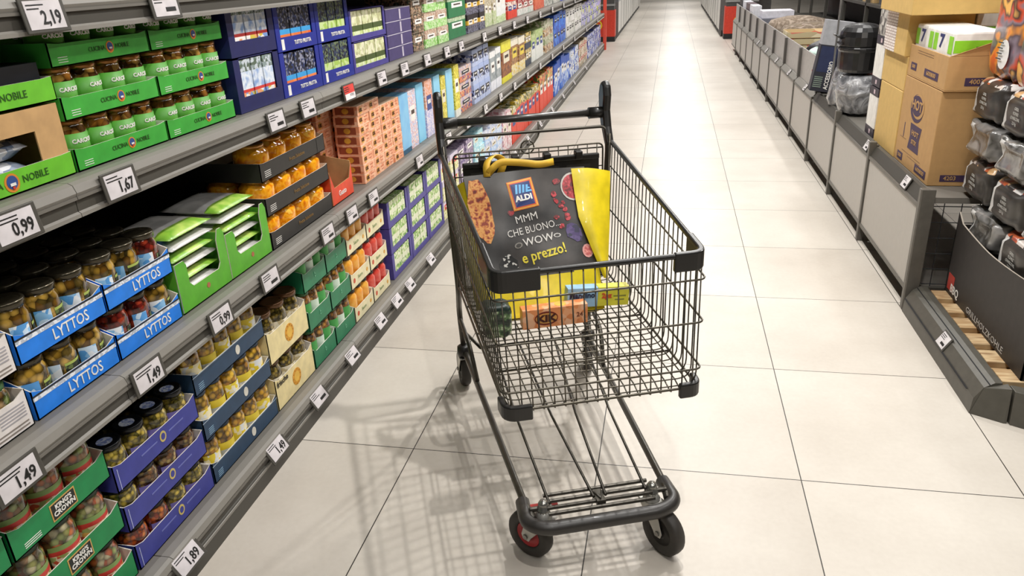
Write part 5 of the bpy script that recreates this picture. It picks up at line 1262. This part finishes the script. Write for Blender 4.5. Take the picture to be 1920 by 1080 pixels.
PZ = spots(['6a2016', 'b0502c', 'd08a48', 'e0a45c', 'c87c3c', '8a3420'], 55, .5, smooth=True)
bprint(ring(-.172, .345, .034, .105, 22, .12, .07, 3), PZ, 'pizza_print', .002)
LR = .15
LOF = .026
bprint(sq(-.038, .355 + LOF, .082, .094, LR), mat('e07a28', .4), 'logo_border', .003); bprint(sq(-.038, .355 + LOF, .076, .088, LR), mat('e8b63c', .4), 'logo_border', .0034)
bprint(sq(-.038, .355 + LOF, .070, .082, LR), mat('d8582c', .4), 'logo_border', .0038); bprint(sq(-.038, .355 + LOF, .062, .074, LR), mat('22306e', .4), 'logo_field', .0042)
LBm = mat('6ab4e8', .4)
def rt(ps):
    return [(-.038 + (x + .038) * math.cos(LR) - (y_ - .355) * math.sin(LR), .355 + LOF + (x + .038) * math.sin(LR) + (y_ - .355) * math.cos(LR)) for x, y_ in ps]
for k in range(4):
    x = -.060 + k * .011; c0 = Vector((x, .358)); 
    bprint(rt([(x - .001, .358), (x + .006, .358), (x + .013, .387 - k * .002), (x + .006, .388 - k * .002)]), LBm, 'logo_stroke', .0048)
bprint(rt([(-.024, .358), (-.006, .358), (-.008, .364), (-.022, .364)]), LBm, 'logo_stroke', .0048); bprint(rt([(-.022, .368), (-.010, .368), (-.012, .373), (-.020, .373)]), LBm, 'logo_stroke', .0048)
btext('ALDI', .024, -.036, .342 + LOF, WHITE, .0012, LR, 1.05, .005)
CHK = mat('d8d4ce', .6)
btext('MMM', .033, -.035, .305, CHK, 0, .16, .95); btext('CHE BUONO...', .032, -.016, .270, CHK, 0, .15, .82); btext('WOW', .034, -.006, .234, CHK, .0003, .14, 1.0)
btext('e prezzo!', .046, .006, .190, mat('e6d43c', .5), .0008, .16, .82)
bprint(ring(.055, .243, .012, .007, 8), CHK, 'heart_mark'); bprint(ring(.055, .243, .008, .004, 8), mat('3a3632', .5), 'heart_core', .0026)
bprint(ring(-.07, .222, .013, .009, 9, .3), mat('8a867e', .5), 'heart_mark'); bprint(ring(-.07, .222, .009, .006, 9, .3), mat('3a3632', .5), 'heart_core', .0026)
RD = spots(['a02028', '6a1418', 'c04048'], 120, .3)
bprint(ring(.128, .395, .040, .046, 22), mat('c8c0b8', .5), 'bowl_print', .002); bprint(ring(.128, .395, .035, .040, 22), RD, 'berry_print', .0026)
for i, (u, v, r_) in enumerate(((.075, .415, .012), (.062, .375, .011), (.066, .352, .009), (.08, .335, .010), (.092, .322, .009), (.095, .298, .012), (.06, .300, .009), (.074, .270, .010), (.088, .345, .007), (-.082, .325, .011))):
    bprint(ring(u, v, r_, r_ * .8, 9, i, .2, i), RD, 'berry_print', .002)
bprint(ring(.145, .185, .018, .022, 12), mat('d89a94', .5), 'fig_print', .002); bprint(ring(.145, .185, .013, .016, 12), spots(['b85a58', 'd88a80'], 200), 'fig_core', .0026)
bprint(ring(.11, .245, .022, .03, 10, .4, .2, 5), spots(['4a3a6a', '33304a', '5a4a7a'], 90), 'plum_print', .0018)
bprint(ring(-.105, .15, .03, .05, 14, .1, .1, 8), spots(['141412', 'c8c6c0', '1c1c1a', '0e0e0e', '20201e', '181818', '121212', '1a1a18'], 150), 'speckle_print', .0018)
# yellow handle straps lying over the top
b = MB()
def strap(pts, wv, mt):
    P_ = rounded(pts, .03, 6); n = len(P_); vs_ = []
    for i, p in enumerate(P_):
        a = P_[max(i - 1, 0)]; c = P_[min(i + 1, n - 1)]; d = (c - a).normalized(); wv_ = Vector(wv)
        s_ = (wv_ - d * wv_.dot(d)).normalized() * .011
        nn = d.cross(s_).normalized() * .0012
        vs_ += [p - s_ - nn, p + s_ - nn, p + s_ + nn, p - s_ + nn]
    fs = []
    for i in range(n - 1):
        for k in range(4): fs.append((i * 4 + k, i * 4 + (k + 1) % 4, (i + 1) * 4 + (k + 1) % 4, (i + 1) * 4 + k))
    fs += [(3, 2, 1, 0), tuple((n - 1) * 4 + k for k in range(4))]
    return MB().add(vs_, fs, mt)
YS = mat('e8b93a', .5)
b1 = strap([(-.14, HB - .01, .012), (-.14, HB + .03, .02), (-.11, HB + .065, .0), (-.07, HB + .05, -.03), (-.09, HB + .01, -.045)], (.9, .1, .4), YS)
obj('handle_strap', b1, bag, smooth=True)
b1 = strap([(-.135, HB + .0, .018), (-.10, HB + .03, .03), (-.03, HB + .022, .028), (.03, HB + .012, .02), (.075, HB + .02, .016)], (0, .9, .5), YS)
obj('handle_strap', b1, bag, smooth=True)

def incart(name, x_, y_, z_, rz=0, rx=0):
    e = empty(name); e.matrix_world = cart.matrix_basis @ Matrix.Translation((x_, y_, z_)) @ Matrix.Rotation(rz, 4, 'Z') @ Matrix.Rotation(rx, 4, 'X'); return e
ZF = .507
kx = incart('snack_box', -.018, .402, ZF, .02)
OR = spots(['e8935a', 'efa878', 'f0b890', 'e08850'], 60, .4)
obj('carton', MB().box(-.10, .10, 0, .04, 0, .062, OR), kx, bevel=.0015)
disc_(kx, .036, (-.028, -.0006, .03), 'F', mat('7a2a1c', .5), 'emblem', .62, 20); disc_(kx, .033, (-.028, -.0012, .03), 'F', mat('e0a050', .5), 'emblem_core', .5, 20)
text(kx, 'KIK', .030, (-.028, -.002, .029), 'F', mat('4a1812', .5), .0015, sx=1.25); text(kx, '24', .02, (.075, -.001, .03), 'F', mat('7a4028', .5), .0003)
disc_(kx, .018, (.02, .022, .0627), Matrix.Identity(4), mat('e8c05a', .5), 'emblem'); 
tag(kx, 'orange snack box with dark red ribbon lying in the cart', 'box')
mn = incart('wafer_box', .124, .448, ZF + .028, .02, 0)
mn.matrix_world = mn.matrix_world @ Matrix.Rotation(.07, 4, 'Y')
obj('carton', MB().box(-.096, .0, 0, .035, 0, .062, mat('9cc8e8', .45)), mn, bevel=.001); obj('carton_end', MB().box(.0005, .100, 0, .035, 0, .062, mat('e0d83c', .45)), mn, bevel=.001, label='yellow right half')
text(mn, 'Mandino', .025, (-.05, -.0012, .038), 'F', mat('1e2a4a', .5), .0009, sx=.92); text(mn, '2pz', .022, (.028, -.0012, .034), 'F', mat('d84a2c', .5), .0009)
b = MB(); b.box(.05, .09, -.0008, 0, .030, .034, mat('8a8a3a', .5)); b.box(.055, .085, -.0008, 0, .018, .022, mat('8a8a3a', .5)); b.box(-.005, .098, -.0008, 0, .052, .058, mat('e8eef0', .5)); obj('small_print', b, mn)
tag(mn, 'pale blue and yellow wafer box behind the orange box in the cart', 'box')
b = MB(); rd = MB()
gsk = incart('green_pouch', -.198, .36, ZF)
gp_ = sack('body', .085, .07, .105, 31, spots(['1a2a20', '24382a', '5a7a4a', 'c8d4b0', '142018'], 45, .25, .5, smooth=True), mat('20302a', .4), .008)
gp_.parent = gsk; gp_.location = (0, .03, 0); gp_.rotation_euler = (0, 0, PI / 2)
tag(gsk, 'dark green glossy pouch standing in the left front of the cart load', 'pouch')
mn.location = mn.location
